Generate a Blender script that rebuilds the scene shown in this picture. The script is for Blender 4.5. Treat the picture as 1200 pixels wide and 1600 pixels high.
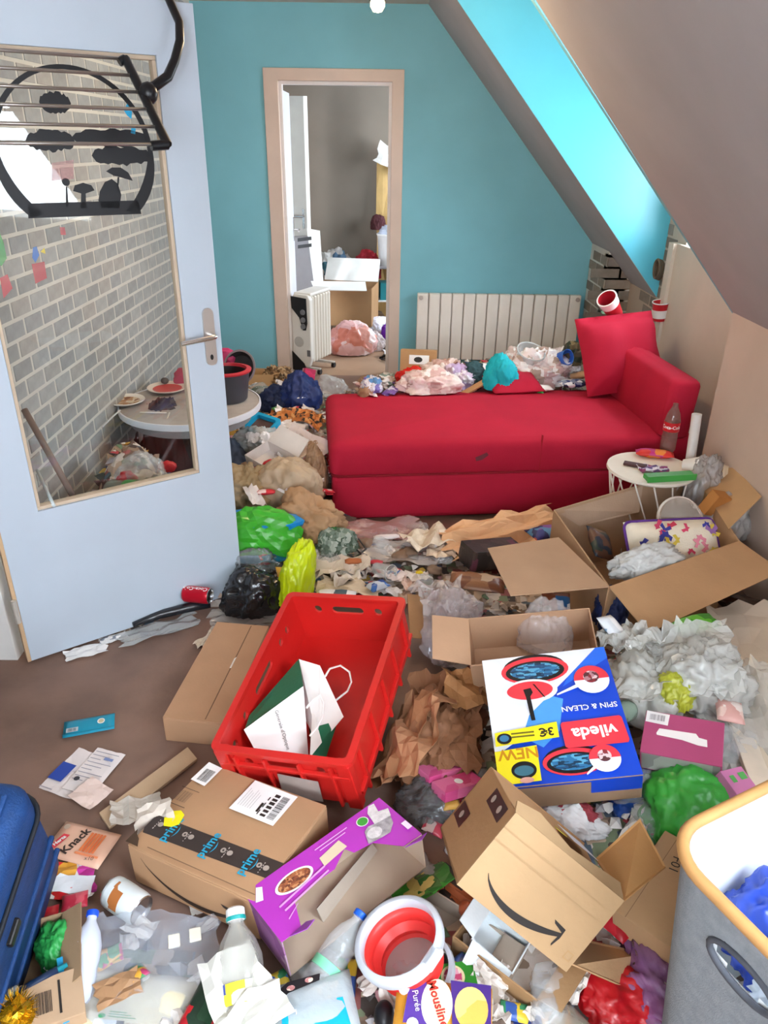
import bpy, bmesh, math, random
from math import sin, cos, pi
from mathutils import Vector, Matrix, Euler, noise
from mathutils.geometry import tessellate_polygon

for o in list(bpy.data.objects): bpy.data.objects.remove(o)
SC = bpy.context.scene
COL = SC.collection
rnd = random.Random(7)

# ------------------------------------------------------------------ camera
FPX, PITCH, ROLL, YAW, EYE = 1162.0, 0.4608, -0.014, 0.0011, 1.695
_f = Vector((sin(YAW)*cos(PITCH), cos(YAW)*cos(PITCH), -sin(PITCH)))
_r0 = Vector((cos(YAW), -sin(YAW), 0)); _d0 = _f.cross(_r0)
_r = cos(ROLL)*_r0 + sin(ROLL)*_d0; _d = -sin(ROLL)*_r0 + cos(ROLL)*_d0
CP = Vector((0, 0, EYE))
cam = bpy.data.cameras.new('camera'); cam_o = bpy.data.objects.new('camera', cam); COL.objects.link(cam_o)
cam.sensor_fit = 'VERTICAL'; cam.sensor_height = 36; cam.sensor_width = 27; cam.lens = FPX/1600*36
cam.clip_start = 0.02
cam_o.matrix_world = Matrix(((_r.x, -_d.x, -_f.x, 0), (_r.y, -_d.y, -_f.y, 0), (_r.z, -_d.z, -_f.z, EYE), (0, 0, 0, 1)))
SC.camera = cam_o

def ray(u, v): return _r*((u-600)/FPX) + _d*((v-800)/FPX) + _f
def at(u, v, z=0.0):                       # point of the room at height z
    d = ray(u, v); return CP + d*((z-EYE)/d.z)
def aty(u, v, y):
    d = ray(u, v); return CP + d*(y/d.y)
def atx(u, v, x):
    d = ray(u, v); return CP + d*(x/d.x)

# ------------------------------------------------------------------ sky, window light, exposure
W = bpy.data.worlds.new('sky'); SC.world = W; W.use_nodes = True
bg = W.node_tree.nodes['Background']; bg.inputs[0].default_value = (0.80, 0.90, 1.0, 1); bg.inputs[1].default_value = 20.0
SC.view_settings.view_transform = 'Standard'; SC.view_settings.look = 'None'
SC.view_settings.gamma = 1; SC.view_settings.use_curve_mapping = False
SC.view_settings.exposure = 0.32
def portal(loc, rot, sx, sy):
    l = bpy.data.lights.new('window_portal', 'AREA'); l.shape = 'RECTANGLE'; l.size = sx; l.size_y = sy
    l.cycles.is_portal = True
    o = bpy.data.objects.new('window_portal', l); COL.objects.link(o); o.location = loc; o.rotation_euler = rot

# ------------------------------------------------------------------ materials
def lin(h):
    if not isinstance(h, str): return tuple(h)
    c = [int(h[i:i+2], 16)/255 for i in (0, 2, 4)]
    return tuple((x/12.92 if x <= .04045 else ((x+.055)/1.055)**2.4) for x in c)
_MC = {}
def M(col, rough=.6, bump=0., bs=60, var=.08, vs=9, alpha=1., metal=0., spec=.4, emit=0.):
    key = (col, rough, bump, bs, var, vs, alpha, metal, spec, emit)
    if key in _MC: return _MC[key]
    m = bpy.data.materials.new('m_%s' % col); m.use_nodes = True
    nt = m.node_tree; b = nt.nodes['Principled BSDF']; c = lin(col)
    b.inputs['Base Color'].default_value = (*c, 1); b.inputs['Roughness'].default_value = rough
    b.inputs['Metallic'].default_value = metal; b.inputs['Specular IOR Level'].default_value = spec
    b.inputs['Alpha'].default_value = alpha
    if emit:
        b.inputs['Emission Color'].default_value = (*c, 1); b.inputs['Emission Strength'].default_value = emit
    tc = nt.nodes.new('ShaderNodeTexCoord')
    if var:
        n = nt.nodes.new('ShaderNodeTexNoise'); n.inputs['Scale'].default_value = vs; n.inputs['Detail'].default_value = 5
        nt.links.new(tc.outputs['Object'], n.inputs['Vector'])
        r = nt.nodes.new('ShaderNodeValToRGB'); r.color_ramp.elements[0].position = .3; r.color_ramp.elements[1].position = .7
        r.color_ramp.elements[0].color = (*[x*(1-var) for x in c], 1)
        r.color_ramp.elements[1].color = (*[min(1, x*(1+var)) for x in c], 1)
        nt.links.new(n.outputs['Fac'], r.inputs['Fac']); nt.links.new(r.outputs['Color'], b.inputs['Base Color'])
    if bump:
        n2 = nt.nodes.new('ShaderNodeTexNoise'); n2.inputs['Scale'].default_value = bs; n2.inputs['Detail'].default_value = 4
        nt.links.new(tc.outputs['Object'], n2.inputs['Vector'])
        bp = nt.nodes.new('ShaderNodeBump'); bp.inputs['Strength'].default_value = bump; bp.inputs['Distance'].default_value = .01
        nt.links.new(n2.outputs['Fac'], bp.inputs['Height']); nt.links.new(bp.outputs['Normal'], b.inputs['Normal'])
    _MC[key] = m
    return m
def P(cols, scale=18, rough=.4, alpha=1., bump=.15, stretch=(1, 1, 1)):       # printed packaging: patches of several inks
    key = ('P', tuple(cols), scale, rough, alpha, stretch)
    if key in _MC: return _MC[key]
    m = M(cols[0], rough, bump, 50, 0, alpha=alpha).copy(); m.name = 'print_' + cols[0]
    nt = m.node_tree; b = nt.nodes['Principled BSDF']
    tc = nt.nodes.new('ShaderNodeTexCoord'); mp = nt.nodes.new('ShaderNodeMapping'); mp.inputs['Scale'].default_value = stretch
    v = nt.nodes.new('ShaderNodeTexVoronoi'); v.inputs['Scale'].default_value = scale; v.distance = 'CHEBYCHEV'
    nt.links.new(tc.outputs['Object'], mp.inputs['Vector']); nt.links.new(mp.outputs['Vector'], v.inputs['Vector'])
    sp = nt.nodes.new('ShaderNodeSeparateColor'); nt.links.new(v.outputs['Color'], sp.inputs['Color'])
    r = nt.nodes.new('ShaderNodeValToRGB'); r.color_ramp.interpolation = 'CONSTANT'
    el = r.color_ramp.elements; el[0].position = 0; el[0].color = (*lin(cols[0]), 1)
    el[1].position = 1/len(cols); el[1].color = (*lin(cols[1]), 1)
    for i in range(2, len(cols)): e = el.new(i/len(cols)); e.color = (*lin(cols[i]), 1)
    nt.links.new(sp.outputs['Red'], r.inputs['Fac']); nt.links.new(r.outputs['Color'], b.inputs['Base Color'])
    _MC[key] = m
    return m
def FILM(col='e8ecee', alpha=.35, rough=.18): return M(col, rough, .5, 28, 0, alpha=alpha, spec=.8)
KRAFT = lambda c='b08a68': M(c, .75, .08, 90, .07, 6, spec=.2)
WHITE = M('eeecea', .5, 0, var=.03)
BLACK = M('1c1b1d', .45, 0, var=0)
CHROME = M('c8c8c8', .25, 0, var=0, metal=1)

# ------------------------------------------------------------------ geometry: every g_ returns (verts, faces)
def xf(g, loc=(0, 0, 0), rot=(0, 0, 0), sc=(1, 1, 1)):
    m = Matrix.LocRotScale(Vector(loc), Euler(rot), Vector(sc))
    return [m @ Vector(v) for v in g[0]], g[1]
def xm(g, m): return [m @ Vector(v) for v in g[0]], g[1]
def join(*gs):
    V, F = [], []
    for g in gs:
        n = len(V); V += [Vector(v) for v in g[0]]; F += [tuple(i+n for i in f) for f in g[1]]
    return V, F
def g_box(w, d, h, c=(0, 0, 0)):           # centred in x and y, standing on z = 0
    V = [(c[0]+x*w/2, c[1]+y*d/2, c[2]+z*h) for z in (0, 1) for y in (-1, 1) for x in (-1, 1)]
    return V, [(0, 2, 3, 1), (4, 5, 7, 6), (0, 1, 5, 4), (2, 6, 7, 3), (0, 4, 6, 2), (1, 3, 7, 5)]
def g_span(x0, x1, y0, y1, z0, z1): return g_box(x1-x0, y1-y0, z1-z0, ((x0+x1)/2, (y0+y1)/2, z0))
def g_prism(outer, holes=(), t=.01):       # polygon with holes in XY, from z = -t to z = 0
    loops = [[Vector((p[0], p[1], 0)) for p in outer]] + [[Vector((p[0], p[1], 0)) for p in h] for h in holes]
    tri = tessellate_polygon(loops); flat = [p for l in loops for p in l]; n = len(flat)
    V = flat + [p - Vector((0, 0, t)) for p in flat]; F = []
    for a, b, c in tri:
        if (flat[b]-flat[a]).cross(flat[c]-flat[a]).z < 0: b, c = c, b
        F += [(a, b, c), (a+n, c+n, b+n)]
    k = 0
    for l in loops:
        m = len(l)
        for i in range(m): j = (i+1) % m; F.append((k+i, k+i+n, k+j+n, k+j))
        k += m
    return V, F
def g_poly(outer, holes=()):
    loops = [[Vector((p[0], p[1], 0)) for p in outer]] + [[Vector((p[0], p[1], 0)) for p in h] for h in holes]
    flat = [p for l in loops for p in l]; F = []
    for a, b, c in tessellate_polygon(loops):
        if (flat[b]-flat[a]).cross(flat[c]-flat[a]).z < 0: b, c = c, b
        F.append((a, b, c))
    return flat, F
def g_tube(pts, r, n=8, closed=False):
    pts = [Vector(p) for p in pts]; V, F = [], []; m = len(pts); up = None
    for i, p in enumerate(pts):
        if closed: t = pts[(i+1) % m] - pts[i-1]
        else: t = pts[min(i+1, m-1)] - pts[max(i-1, 0)]
        t.normalize()
        if up is None: up = t.orthogonal().normalized()
        up = (up - t*up.dot(t)).normalized(); b = t.cross(up)
        rr = r[i] if isinstance(r, (list, tuple)) else r
        V += [p + (up*cos(2*pi*k/n) + b*sin(2*pi*k/n))*rr for k in range(n)]
    for i in range(m if closed else m-1):
        for k in range(n):
            a, b2 = i*n+k, i*n+(k+1) % n; c, d = ((i+1) % m)*n+(k+1) % n, ((i+1) % m)*n+k
            F.append((a, b2, c, d))
    if not closed: F += [tuple(range(n-1, -1, -1)), tuple((m-1)*n+k for k in range(n))]
    return V, F
def g_lathe(prof, n=24, sx=1., sy=1., cap=True):     # profile of (radius, z), bottom up
    V, F = [], []; m = len(prof)
    for r, z in prof: V += [(r*cos(2*pi*k/n)*sx, r*sin(2*pi*k/n)*sy, z) for k in range(n)]
    for i in range(m-1):
        for k in range(n): F.append((i*n+k, i*n+(k+1) % n, (i+1)*n+(k+1) % n, (i+1)*n+k))
    cap = cap and prof[0] != prof[-1]
    if cap and prof[0][0] > 1e-5: F.append(tuple(range(n-1, -1, -1)))
    if cap and prof[-1][0] > 1e-5: F.append(tuple((m-1)*n+k for k in range(n)))
    return V, F
def rrect(w, d, r, n=5):
    o = []
    for cx, cy, a0 in ((w/2-r, d/2-r, 0), (-w/2+r, d/2-r, pi/2), (-w/2+r, -d/2+r, pi), (w/2-r, -d/2+r, 1.5*pi)):
        o += [(cx+r*cos(a0+pi/2*k/n), cy+r*sin(a0+pi/2*k/n)) for k in range(n+1)]
    return o
def g_loft(loops, cap0=True, cap1=True):
    V, F = [], []; n = len(loops[0])
    for l in loops: V += [Vector(p) for p in l]
    for i in range(len(loops)-1):
        for k in range(n): F.append((i*n+k, i*n+(k+1) % n, (i+1)*n+(k+1) % n, (i+1)*n+k))
    if cap0: F.append(tuple(range(n-1, -1, -1)))
    if cap1: F.append(tuple((len(loops)-1)*n+k for k in range(n)))
    return V, F
def ell(cx, cy, rx, ry, n=28, a=0.): return [(cx+rx*cos(t)*cos(a)-ry*sin(t)*sin(a), cy+rx*cos(t)*sin(a)+ry*sin(t)*cos(a)) for t in [2*pi*k/n for k in range(n)]]
def rct(x0, y0, x1, y1): return [(x0, y0), (x1, y0), (x1, y1), (x0, y1)]
def tri(x): return 2*abs(x-math.floor(x+.5))
def g_sheet(w, l, amp, seed, n=11, folds=5, curl=0., t=.0012, jag=.06):    # creased sheet, its lowest point near z = 0
    R = random.Random(seed); fs = []
    for _ in range(folds):
        a = R.uniform(0, pi); fs.append((cos(a)*R.uniform(1, 3.2)/w, sin(a)*R.uniform(1, 3.2)/l, R.random(), R.uniform(.3, 1)))
    V, F = [], []
    for j in range(n):
        for i in range(n):
            x = (i/(n-1)-.5)*w; y = (j/(n-1)-.5)*l
            if i in (0, n-1): x += R.uniform(-jag, jag)*w
            if j in (0, n-1): y += R.uniform(-jag, jag)*l
            z = sum(k*tri(a*x+b*y+p) for a, b, p, k in fs)/folds*amp*2 + R.uniform(-.06, .06)*amp
            z += curl*((x/w*2)**2+(y/l*2)**2*.6)*w*.25
            V.append((x, y, z))
    m = min(v[2] for v in V); V = [(x, y, z-m) for x, y, z in V]
    N = n*n; V += [(x, y, z-t) for x, y, z in V]
    for j in range(n-1):
        for i in range(n-1):
            a = j*n+i
            q = [(a, a+1, a+n+1), (a, a+n+1, a+n)] if (i+j) % 2 else [(a, a+1, a+n), (a+1, a+n+1, a+n)]
            for f in q: F += [f, tuple(N+k for k in reversed(f))]
    e = list(range(n))+[j*n+n-1 for j in range(1, n)]+[(n-1)*n+i for i in range(n-2, -1, -1)]+[j*n for j in range(n-2, 0, -1)]
    for k in range(len(e)): a, b = e[k], e[(k+1) % len(e)]; F.append((a, a+N, b+N, b))
    return V, F
_ICO = {}
def ico(n):
    if n not in _ICO:
        b = bmesh.new(); bmesh.ops.create_icosphere(b, subdivisions=n, radius=1)
        b.verts.ensure_lookup_table(); _ICO[n] = ([v.co.copy() for v in b.verts], [tuple(v.index for v in f.verts) for f in b.faces]); b.free()
    return _ICO[n]
def g_blob(rx, ry, rz, seed, n=4, ridge=.35, fr=1.6, sag=.55):         # crumpled bag with creases, flat underside on z = 0
    V, F = ico(n); o = Vector((seed*3.17, seed*1.31, seed*.77)); out = []
    for v in V:
        p = v*fr + o
        w = Vector((noise.noise(p*.9+Vector((9, 0, 0))), noise.noise(p*.9+Vector((0, 7, 0))), 0))*.5
        s2 = Vector((p.x, p.y, p.z*.45))+w
        d = 1 + ridge*.6*noise.noise(p*.8) - ridge*.6*abs(noise.noise(s2*1.5)) - ridge*.55*abs(noise.noise(s2*3.2)) - ridge*.34*abs(noise.noise(s2*6.5+w)) - ridge*.2*abs(noise.noise(p*13)) + ridge*.4
        q = v*d
        z = q.z
        if z < -sag*.6: z = -sag*.6 + (z+sag*.6)*.1
        out.append(Vector((q.x*rx, q.y*ry, z*rz)))
    m = min(v.z for v in out)
    return [v-Vector((0, 0, m)) for v in out], F
def g_packet(w, l, h, seed=0, n=11, wr=.15):                             # pillow packet with flat crimped ends
    R = random.Random(seed); o = Vector((seed*2.1, seed, 0)); V, F = [], []
    for s in (1, -1):
        for j in range(n):
            for i in range(n):
                a = i/(n-1)*2-1; b = j/(n-1)*2-1
                e = max(0, 1-abs(a)**4)*max(0, 1-max(0, (abs(b)-.0)/.86)**4) if abs(b) < .86 else 0
                z = s*h/2*(e**.6 if e > 0 else 0)
                z += wr*h*noise.noise(Vector((a*2.2, b*2.2, s*3))+o)*(1 if e > 0 else .3)
                V.append((a*w/2*(1-.05*(1-abs(b))*h/w), b*l/2, z+h/2+s*.0006))
    N = n*n
    for j in range(n-1):
        for i in range(n-1):
            a = j*n+i; F += [(a, a+1, a+n+1, a+n), (N+a, N+a+n, N+a+n+1, N+a+1)]
    e = list(range(n))+[j*n+n-1 for j in range(1, n)]+[(n-1)*n+i for i in range(n-2, -1, -1)]+[j*n for j in range(n-2, 0, -1)]
    for k in range(len(e)): a, b = e[k], e[(k+1) % len(e)]; F.append((a, a+N, b+N, b))
    return V, F

# ------------------------------------------------------------------ objects
def O(name, g, mat, parent=None, loc=(0, 0, 0), rot=(0, 0, 0), smooth=None, bevel=0, bseg=2):
    me = bpy.data.meshes.new(name); me.from_pydata([tuple(v) for v in g[0]], [], g[1]); me.validate()
    if mat: me.materials.append(mat)
    if smooth is not None:
        me.polygons.foreach_set('use_smooth', [True]*len(me.polygons))
        if smooth < 3: me.set_sharp_from_angle(angle=smooth)
    o = bpy.data.objects.new(name, me); COL.objects.link(o)
    if parent: o.parent = parent
    o.location = loc; o.rotation_euler = rot
    if bevel:
        b = o.modifiers.new('bevel', 'BEVEL'); b.width = bevel; b.segments = bseg; b.limit_method = 'ANGLE'
    return o
def tag(o, label, cat, group=None):
    o['label'] = label; o['category'] = cat
    if group: o['group'] = group
    return o
def thing(name, label, cat, loc=(0, 0, 0), rot=(0, 0, 0), group=None):
    o = bpy.data.objects.new(name, None); COL.objects.link(o); o.location = loc; o.rotation_euler = rot; o.empty_display_size = .05
    return tag(o, label, cat, group)
def struct(name, g, mat, **k):
    o = O(name, g, mat, **k); o['kind'] = 'structure'; return o
def stuff(name, g, mat, parent=None, **k):
    o = O(name, g, mat, parent, **k); o['kind'] = 'stuff'; return o
def frame(org, u, v):                      # matrix of a face: x along u, y along v, z out of it
    u = Vector(u).normalized(); v = Vector(v).normalized(); n = u.cross(v)
    return Matrix(((u.x, v.x, n.x, org[0]), (u.y, v.y, n.y, org[1]), (u.z, v.z, n.z, org[2]), (0, 0, 0, 1)))
def face(dims, side):                      # face frame of a box that stands centred on z = 0; also its size
    w, d, h = dims
    return {'top': (frame((-w/2, -d/2, h), (1, 0, 0), (0, 1, 0)), w, d), 'front': (frame((-w/2, -d/2, 0), (1, 0, 0), (0, 0, 1)), w, h),
            'back': (frame((w/2, d/2, 0), (-1, 0, 0), (0, 0, 1)), w, h), 'left': (frame((-w/2, d/2, 0), (0, -1, 0), (0, 0, 1)), d, h),
            'right': (frame((w/2, -d/2, 0), (0, 1, 0), (0, 0, 1)), d, h)}[side]
_LAY = {}
def dec(parent, fr, pts, mat, name='print', holes=(), unit=True, lift=None):           # flat print on a face, in fractions of the face
    m, fw, fh = fr
    k = parent.name + str([round(x, 3) for x in m.translation]) ; _LAY[k] = _LAY.get(k, 0)+1
    z = (.0006 + .00035*_LAY[k]) if lift is None else lift
    s = (lambda p: (p[0]*fw, p[1]*fh)) if unit else (lambda p: p)
    g = g_poly([s(p) for p in pts], [[s(p) for p in h] for h in holes])
    return O(name, xm(([v+Vector((0, 0, z)) for v in g[0]], g[1]), m), mat, parent)
def txt(parent, fr, s, x, y, size, mat, ang=0., name='lettering', sx=1., bold=0., center=True, shear=0.):
    m, fw, fh = fr
    k = parent.name + str([round(q, 3) for q in m.translation]); _LAY[k] = _LAY.get(k, 0)+1
    c = bpy.data.curves.new('t', 'FONT'); c.body = s; c.size = size; c.offset = bold*size; c.shear = shear
    if center: c.align_x = 'CENTER'; c.align_y = 'CENTER'
    c.resolution_u = 2
    t = bpy.data.objects.new('t', c); COL.objects.link(t)
    bpy.context.view_layer.update()
    me = bpy.data.meshes.new_from_object(t.evaluated_get(bpy.context.evaluated_depsgraph_get()))
    bpy.data.objects.remove(t); bpy.data.curves.remove(c)
    me.transform(m @ Matrix.Translation((x*fw, y*fh, .0008+.00035*_LAY[k])) @ Matrix.Rotation(ang, 4, 'Z') @ Matrix.Diagonal((sx, 1, 1, 1)))
    me.materials.clear(); me.materials.append(mat)
    o = bpy.data.objects.new(name, me); COL.objects.link(o); o.parent = parent
    return o
def bars(parent, fr, x0, y0, x1, y1, n, mat, seed=1, vert=True, name='barcode'):           # barcode, one mesh
    R = random.Random(seed); m, fw, fh = fr; gs = []
    k = parent.name + str([round(q, 3) for q in m.translation]); _LAY[k] = _LAY.get(k, 0)+1; z = .0008+.00035*_LAY[k]
    for i in range(n):
        a, b = i/n, (i+R.uniform(.25, .75))/n
        p = rct(x0+(x1-x0)*a, y0, x0+(x1-x0)*b, y1) if vert else rct(x0, y0+(y1-y0)*a, x1, y0+(y1-y0)*b)
        gs.append(g_poly([(q[0]*fw, q[1]*fh) for q in p]))
    g = join(*gs)
    return O(name, xm(([v+Vector((0, 0, z)) for v in g[0]], g[1]), m), mat, parent)
def pmat(o): return Matrix.LocRotScale(o.location, o.rotation_euler, o.scale)
def plate(parent, pts, mat, t=.004, name='flap', **k):     # flat board through four room points, hung under its thing
    inv = pmat(parent).inverted(); p = [inv @ Vector(q) for q in pts]
    n = (p[2]-p[0]).cross(p[-1]-p[1] if len(p) == 4 else p[1]-p[0]).normalized()*t/2; m = len(p)
    V = [q+n for q in p]+[q-n for q in p]
    F = [tuple(range(m)), tuple(range(2*m-1, m-1, -1))]+[(i, i+m, (i+1) % m+m, (i+1) % m) for i in range(m)]
    return O(name, (V, F), mat, parent, **k)
def wrap_txt(parent, s, size, r, z, mat, a0=0., axis=True, bold=.02):     # lettering wound round a can, running along its axis
    o = txt(parent, (Matrix(), 1, 1), s, 0, 0, size, mat, 0, bold=bold)
    for v in o.data.vertices:
        x, y = v.co.x, v.co.y
        a = a0+(y if axis else x)/r; v.co = (r*1.012*cos(a), r*1.012*sin(a), z+(-x if axis else y)) if axis else (r*1.012*cos(a), r*1.012*sin(a), z+y)
    return o
def copy_tree(o, parent=None, loc=None, rot=None, label=None):
    c = o.copy(); COL.objects.link(c)
    if parent: c.parent = parent
    if loc is not None: c.location = loc
    if rot is not None: c.rotation_euler = rot
    if label: c['label'] = label
    for ch in list(o.children): copy_tree(ch, c)
    return c

# ================================================================== the room
XL, YF, XK, XO, ZC = -1.33, 5.90, 1.54, 1.72, 2.52
SL = 1.15                                                        # pitch of the roof
zs = lambda x: 1.04 + SL*(XK-x)
XT = XK-(ZC-1.04)/SL
TEAL = M('82c0ce', .55, .05, 120, .05, 2.5, spec=.25)
BEIGE = M('ccb7a7', .7, .08, 60, .06, 3, spec=.2)
PINKISH = M('b0aaaa', .75, .06, 70, .05, 3, spec=.2)
MORTAR = M('cfcdc6', .8, .1, 80, .05, 6)
struct('floor', g_span(-2.7, 2.1, -1.3, YF, -.1, 0), M('866a5c', .62, .12, 40, .22, 4, spec=.3))
struct('floor.001', g_span(-2.2, 2.0, YF, 9.0, -.1, 0), M('a98a70', .5, .05, 50, .12, 3))
wl = struct('wall_left', join(g_span(XL-.12, XL, 2.2, YF, 0, 2.6), g_span(XL-.12, XL, -1.3, 1.26, 0, 2.6), g_span(XL-.12, XL, 1.26, 2.2, 2.12, 2.6)), MORTAR)
def wall_hole(org, u, v, outer, holes, t): return xm(g_prism(outer, holes, t), frame(org, u, v))
# far wall with the doorway
struct('wall_far', wall_hole((0, YF, 0), (1, 0, 0), (0, 0, 1), [(-1.5, 0), (-.80, 0), (-.80, 2.1), (.055, 2.1), (.055, 0), (1.9, 0), (1.9, 2.6), (-1.5, 2.6)], [], .1), TEAL)
struct('ceiling', join(g_span(-2.7, XT+.02, -1.3, YF, ZC, ZC+.1), g_span(XT, 2.2, 3.36, 4.85, ZC, ZC+.1)), M('cfc4bb', .8, .03, 60, .04, 3))
# sloping ceiling: far strip and near part with the roof window
sfr = lambda y: frame((XK, y, 1.04), (0, 1, 0), (-1, 0, SL))
ln = math.hypot(XK-XT, ZC-1.04); lo_ = -math.hypot(.2, .2*SL)
struct('ceiling_slope', xm(g_prism([(0, lo_), (YF-4.85, lo_), (YF-4.85, ln+.02), (0, ln+.02)], [], -.1), sfr(4.85)), PINKISH)
def sl(x): return math.hypot(XK-x, (XK-x)*SL)
RW = (0.85, 1.95, sl(1.42), sl(.78))                              # roof window: y from/to (measured from y=-1.3), along the slope
struct('ceiling_slope.001', xm(g_prism([(0, 0), (4.66, 0), (4.66, ln+.02), (0, ln+.02)], [rct(RW[0], RW[2], RW[1], RW[3])], -.1), sfr(-1.3)), PINKISH)
# roof window frame
w2 = struct('window_2', xm(g_prism(rct(RW[0]-.02, RW[2]-.02, RW[1]+.02, RW[3]+.02), [rct(RW[0]+.05, RW[2]+.05, RW[1]-.05, RW[3]-.05)], -.06), sfr(-1.3)), M('e8e6e0', .5, var=.03))
# knee wall near, its end, brick step by the far wall, dormer outer wall with window
wr = struct('wall_right', join(g_span(XK, XK+.16, -1.3, 3.36, 0, 1.06)), BEIGE)
wb = struct('wall_right.001', join(g_span(XK, XK+.15, 5.42, YF, 0, 1.04), g_span(XK, XO+.1, 5.42, 5.5, 0, 1.02)), MORTAR)
win = (3.52, 4.52, 1.12, 1.90)
wd = struct('wall_dormer', wall_hole((XO, 0, 0), (0, -1, 0), (0, 0, 1), [(-5.5, 0), (-3.3, 0), (-3.3, ZC), (-5.5, ZC)], [rct(-win[1], win[2], -win[0], win[3])], .2), M('b9a898', .7, .06, 60, .05, 4))
struct('wall_dormer.001', xm(g_prism([(0, ZC), (XO-XT+.02, zs(XO)-.02), (XO-XT+.02, ZC)], [], .04), frame((XT, 4.843, 0), (1, 0, 0), (0, 0, 1))), M('5fc0d6', .3, .04, 90, .04, 3, spec=.5))
struct('wall_dormer.002', xm(g_prism([(0, ZC), (XO-XT+.02, zs(XO)), (XO-XT+.02, ZC)], [], .04), frame((XT, 3.40, 0), (1, 0, 0), (0, 0, 1))), TEAL)
w1 = struct('window_1', join(*[xm(g_prism(rct(-win[1], win[2], -win[0], win[3]), [rct(-win[1]+.05, win[2]+.05, -(win[0]+win[1])/2-.02, win[3]-.05), rct(-(win[0]+win[1])/2+.02, win[2]+.05, -win[0]-.05, win[3]-.05)], .05), frame((XO+.16, 0, 0), (0, -1, 0), (0, 0, 1)))]), M('e8e6e0', .5, var=.03))
portal((XO+.19, (win[0]+win[1])/2, (win[2]+win[3])/2), (0, pi/2, 0), win[3]-win[2], win[1]-win[0])
ms = sfr(-1.3) @ Matrix.Translation(((RW[0]+RW[1])/2, (RW[2]+RW[3])/2, -.05))
pn = Vector((-SL, 0, -1)).normalized()
# a portal shines along its -z: turn it to face down into the room
portal(Vector((XK, -1.3+(RW[0]+RW[1])/2, 1.04)) + Vector((-1, 0, SL)).normalized()*((RW[2]+RW[3])/2) - pn*.09, (0, math.atan2(SL, 1), 0), RW[3]-RW[2], RW[1]-RW[0])
# beige board closing the dormer below its window, its batten
struct('trim_4', g_span(XO-.03, XO-.002, 3.37, 4.66, 0, 1.19), M('c9b8a6', .6, .04, 40, .06, 4))
struct('trim_5', g_span(XO-.05, XO-.03, 4.58, 4.66, 0, 1.19), M('cdbdac', .6, .04, 40, .05, 4))
struct('wall_back', wall_hole((0, -1.3, 0), (-1, 0, 0), (0, 0, 1), [(-2.1, 0), (2.7, 0), (2.7, 2.6), (-2.1, 2.6)], [rct(-.55, 1.0, .85, 2.1)], .12), BEIGE)
struct('added_window', wall_hole((0, -1.36, 0), (-1, 0, 0), (0, 0, 1), rct(-.55, 1.0, .85, 2.1), [rct(-.49, 1.06, .12, 2.04), rct(.18, 1.06, .79, 2.04)], .05), M('e8e6e0', .5, var=.03))  # added window behind the camera, to brighten surfaces facing it
portal((-.15, -1.4, 1.55), (-pi/2, 0, 0), 1.4, 1.1)
struct('wall_hall', join(g_span(-2.75, -2.65, -1.3, 3.2, 0, 2.6), g_span(-2.7, XL-.12, 3.1, 3.2, 0, 2.6)), BEIGE)
# bricks of the wall paper relief, each one a piece of its wall
BM = [M(c, .8, .15, 70, .1, 20) for c in ('a2a5a6', '9b9ea0', 'a8aaaa', '96999a', 'a5a3a0')]
def brick_mesh(w, h, mats, k):
    g = xf(g_box(w, h, .0025), (0, 0, 0))
    me = bpy.data.meshes.new('brick'); V = [(x*(.985 if z > 0 else 1), y*(.96 if z > 0 else 1), z) for x, y, z in [tuple(v) for v in g[0]]]
    me.from_pydata(V, [], g[1]); me.materials.append(mats[k]); return me
BMS = [brick_mesh(.140, .056, BM, k) for k in range(5)]
BHS = [brick_mesh(.068, .058, BM, k) for k in range(5)]
cand = []
for r in range(36):
    z = .03+.0695*r
    for c in range(26):
        y = 2.28+.157*c+(.078 if r % 2 else 0)
        if y < YF-.08: cand.append((z, y))
cam_d = Vector((0, 0, EYE))
sees = [q for q in cand if .18 < q[0] < 1.95 and q[1] < 5.5]
sees.sort(key=lambda q: q[1]+(.0 if q[0] > .25 else 5)); one = set(sees[:298]); rest = []
for z, y in cand:
    if (z, y) in one:
        o = bpy.data.objects.new('brick', BMS[rnd.randrange(5)]); COL.objects.link(o); o.parent = wl
        o.matrix_local = frame((XL, y, z), (0, 1, 0), (0, 0, 1)) @ Matrix.Rotation(0, 4, 'Z')
    else: rest.append(xm(g_box(.140, .056, .0025), frame((XL, y, z), (0, 1, 0), (0, 0, 1))))
stuff('bricks', join(*rest), BM[0], wl)
BD = [M(c, .8, .15, 70, .1, 20) for c in ('8d8378', '7f766d', '978b7e', '857a70', '8a8077')]
BDS = [brick_mesh(.2, .062, BD, k) for k in range(5)]
for r in range(7):
    z = .52+.075*r
    for c in range(3):
        y = 5.5+.215*c+(.1 if r % 2 else 0)
        if y < 5.82:
            o = bpy.data.objects.new('brick', BDS[rnd.randrange(5)]); COL.objects.link(o); o.parent = wb
            o.matrix_local = frame((XK, y, z), (0, -1, 0), (0, 0, 1))
        x = XK+.09+.215*c-(.1 if r % 2 else 0)
        if c < 2:
            o = bpy.data.objects.new('brick', BDS[rnd.randrange(5)]); COL.objects.link(o); o.parent = wb
            o.matrix_local = frame((x, 5.42, z), (1, 0, 0), (0, 0, 1))
for r in range(8):
    z = .72+.075*r
    for y in (4.76, 4.98):
        o = bpy.data.objects.new('brick', BDS[rnd.randrange(5)]); COL.objects.link(o); o.parent = wd
        o.matrix_local = frame((XO, y+(.1 if r % 2 else 0), z), (0, -1, 0), (0, 0, 1))
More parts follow.
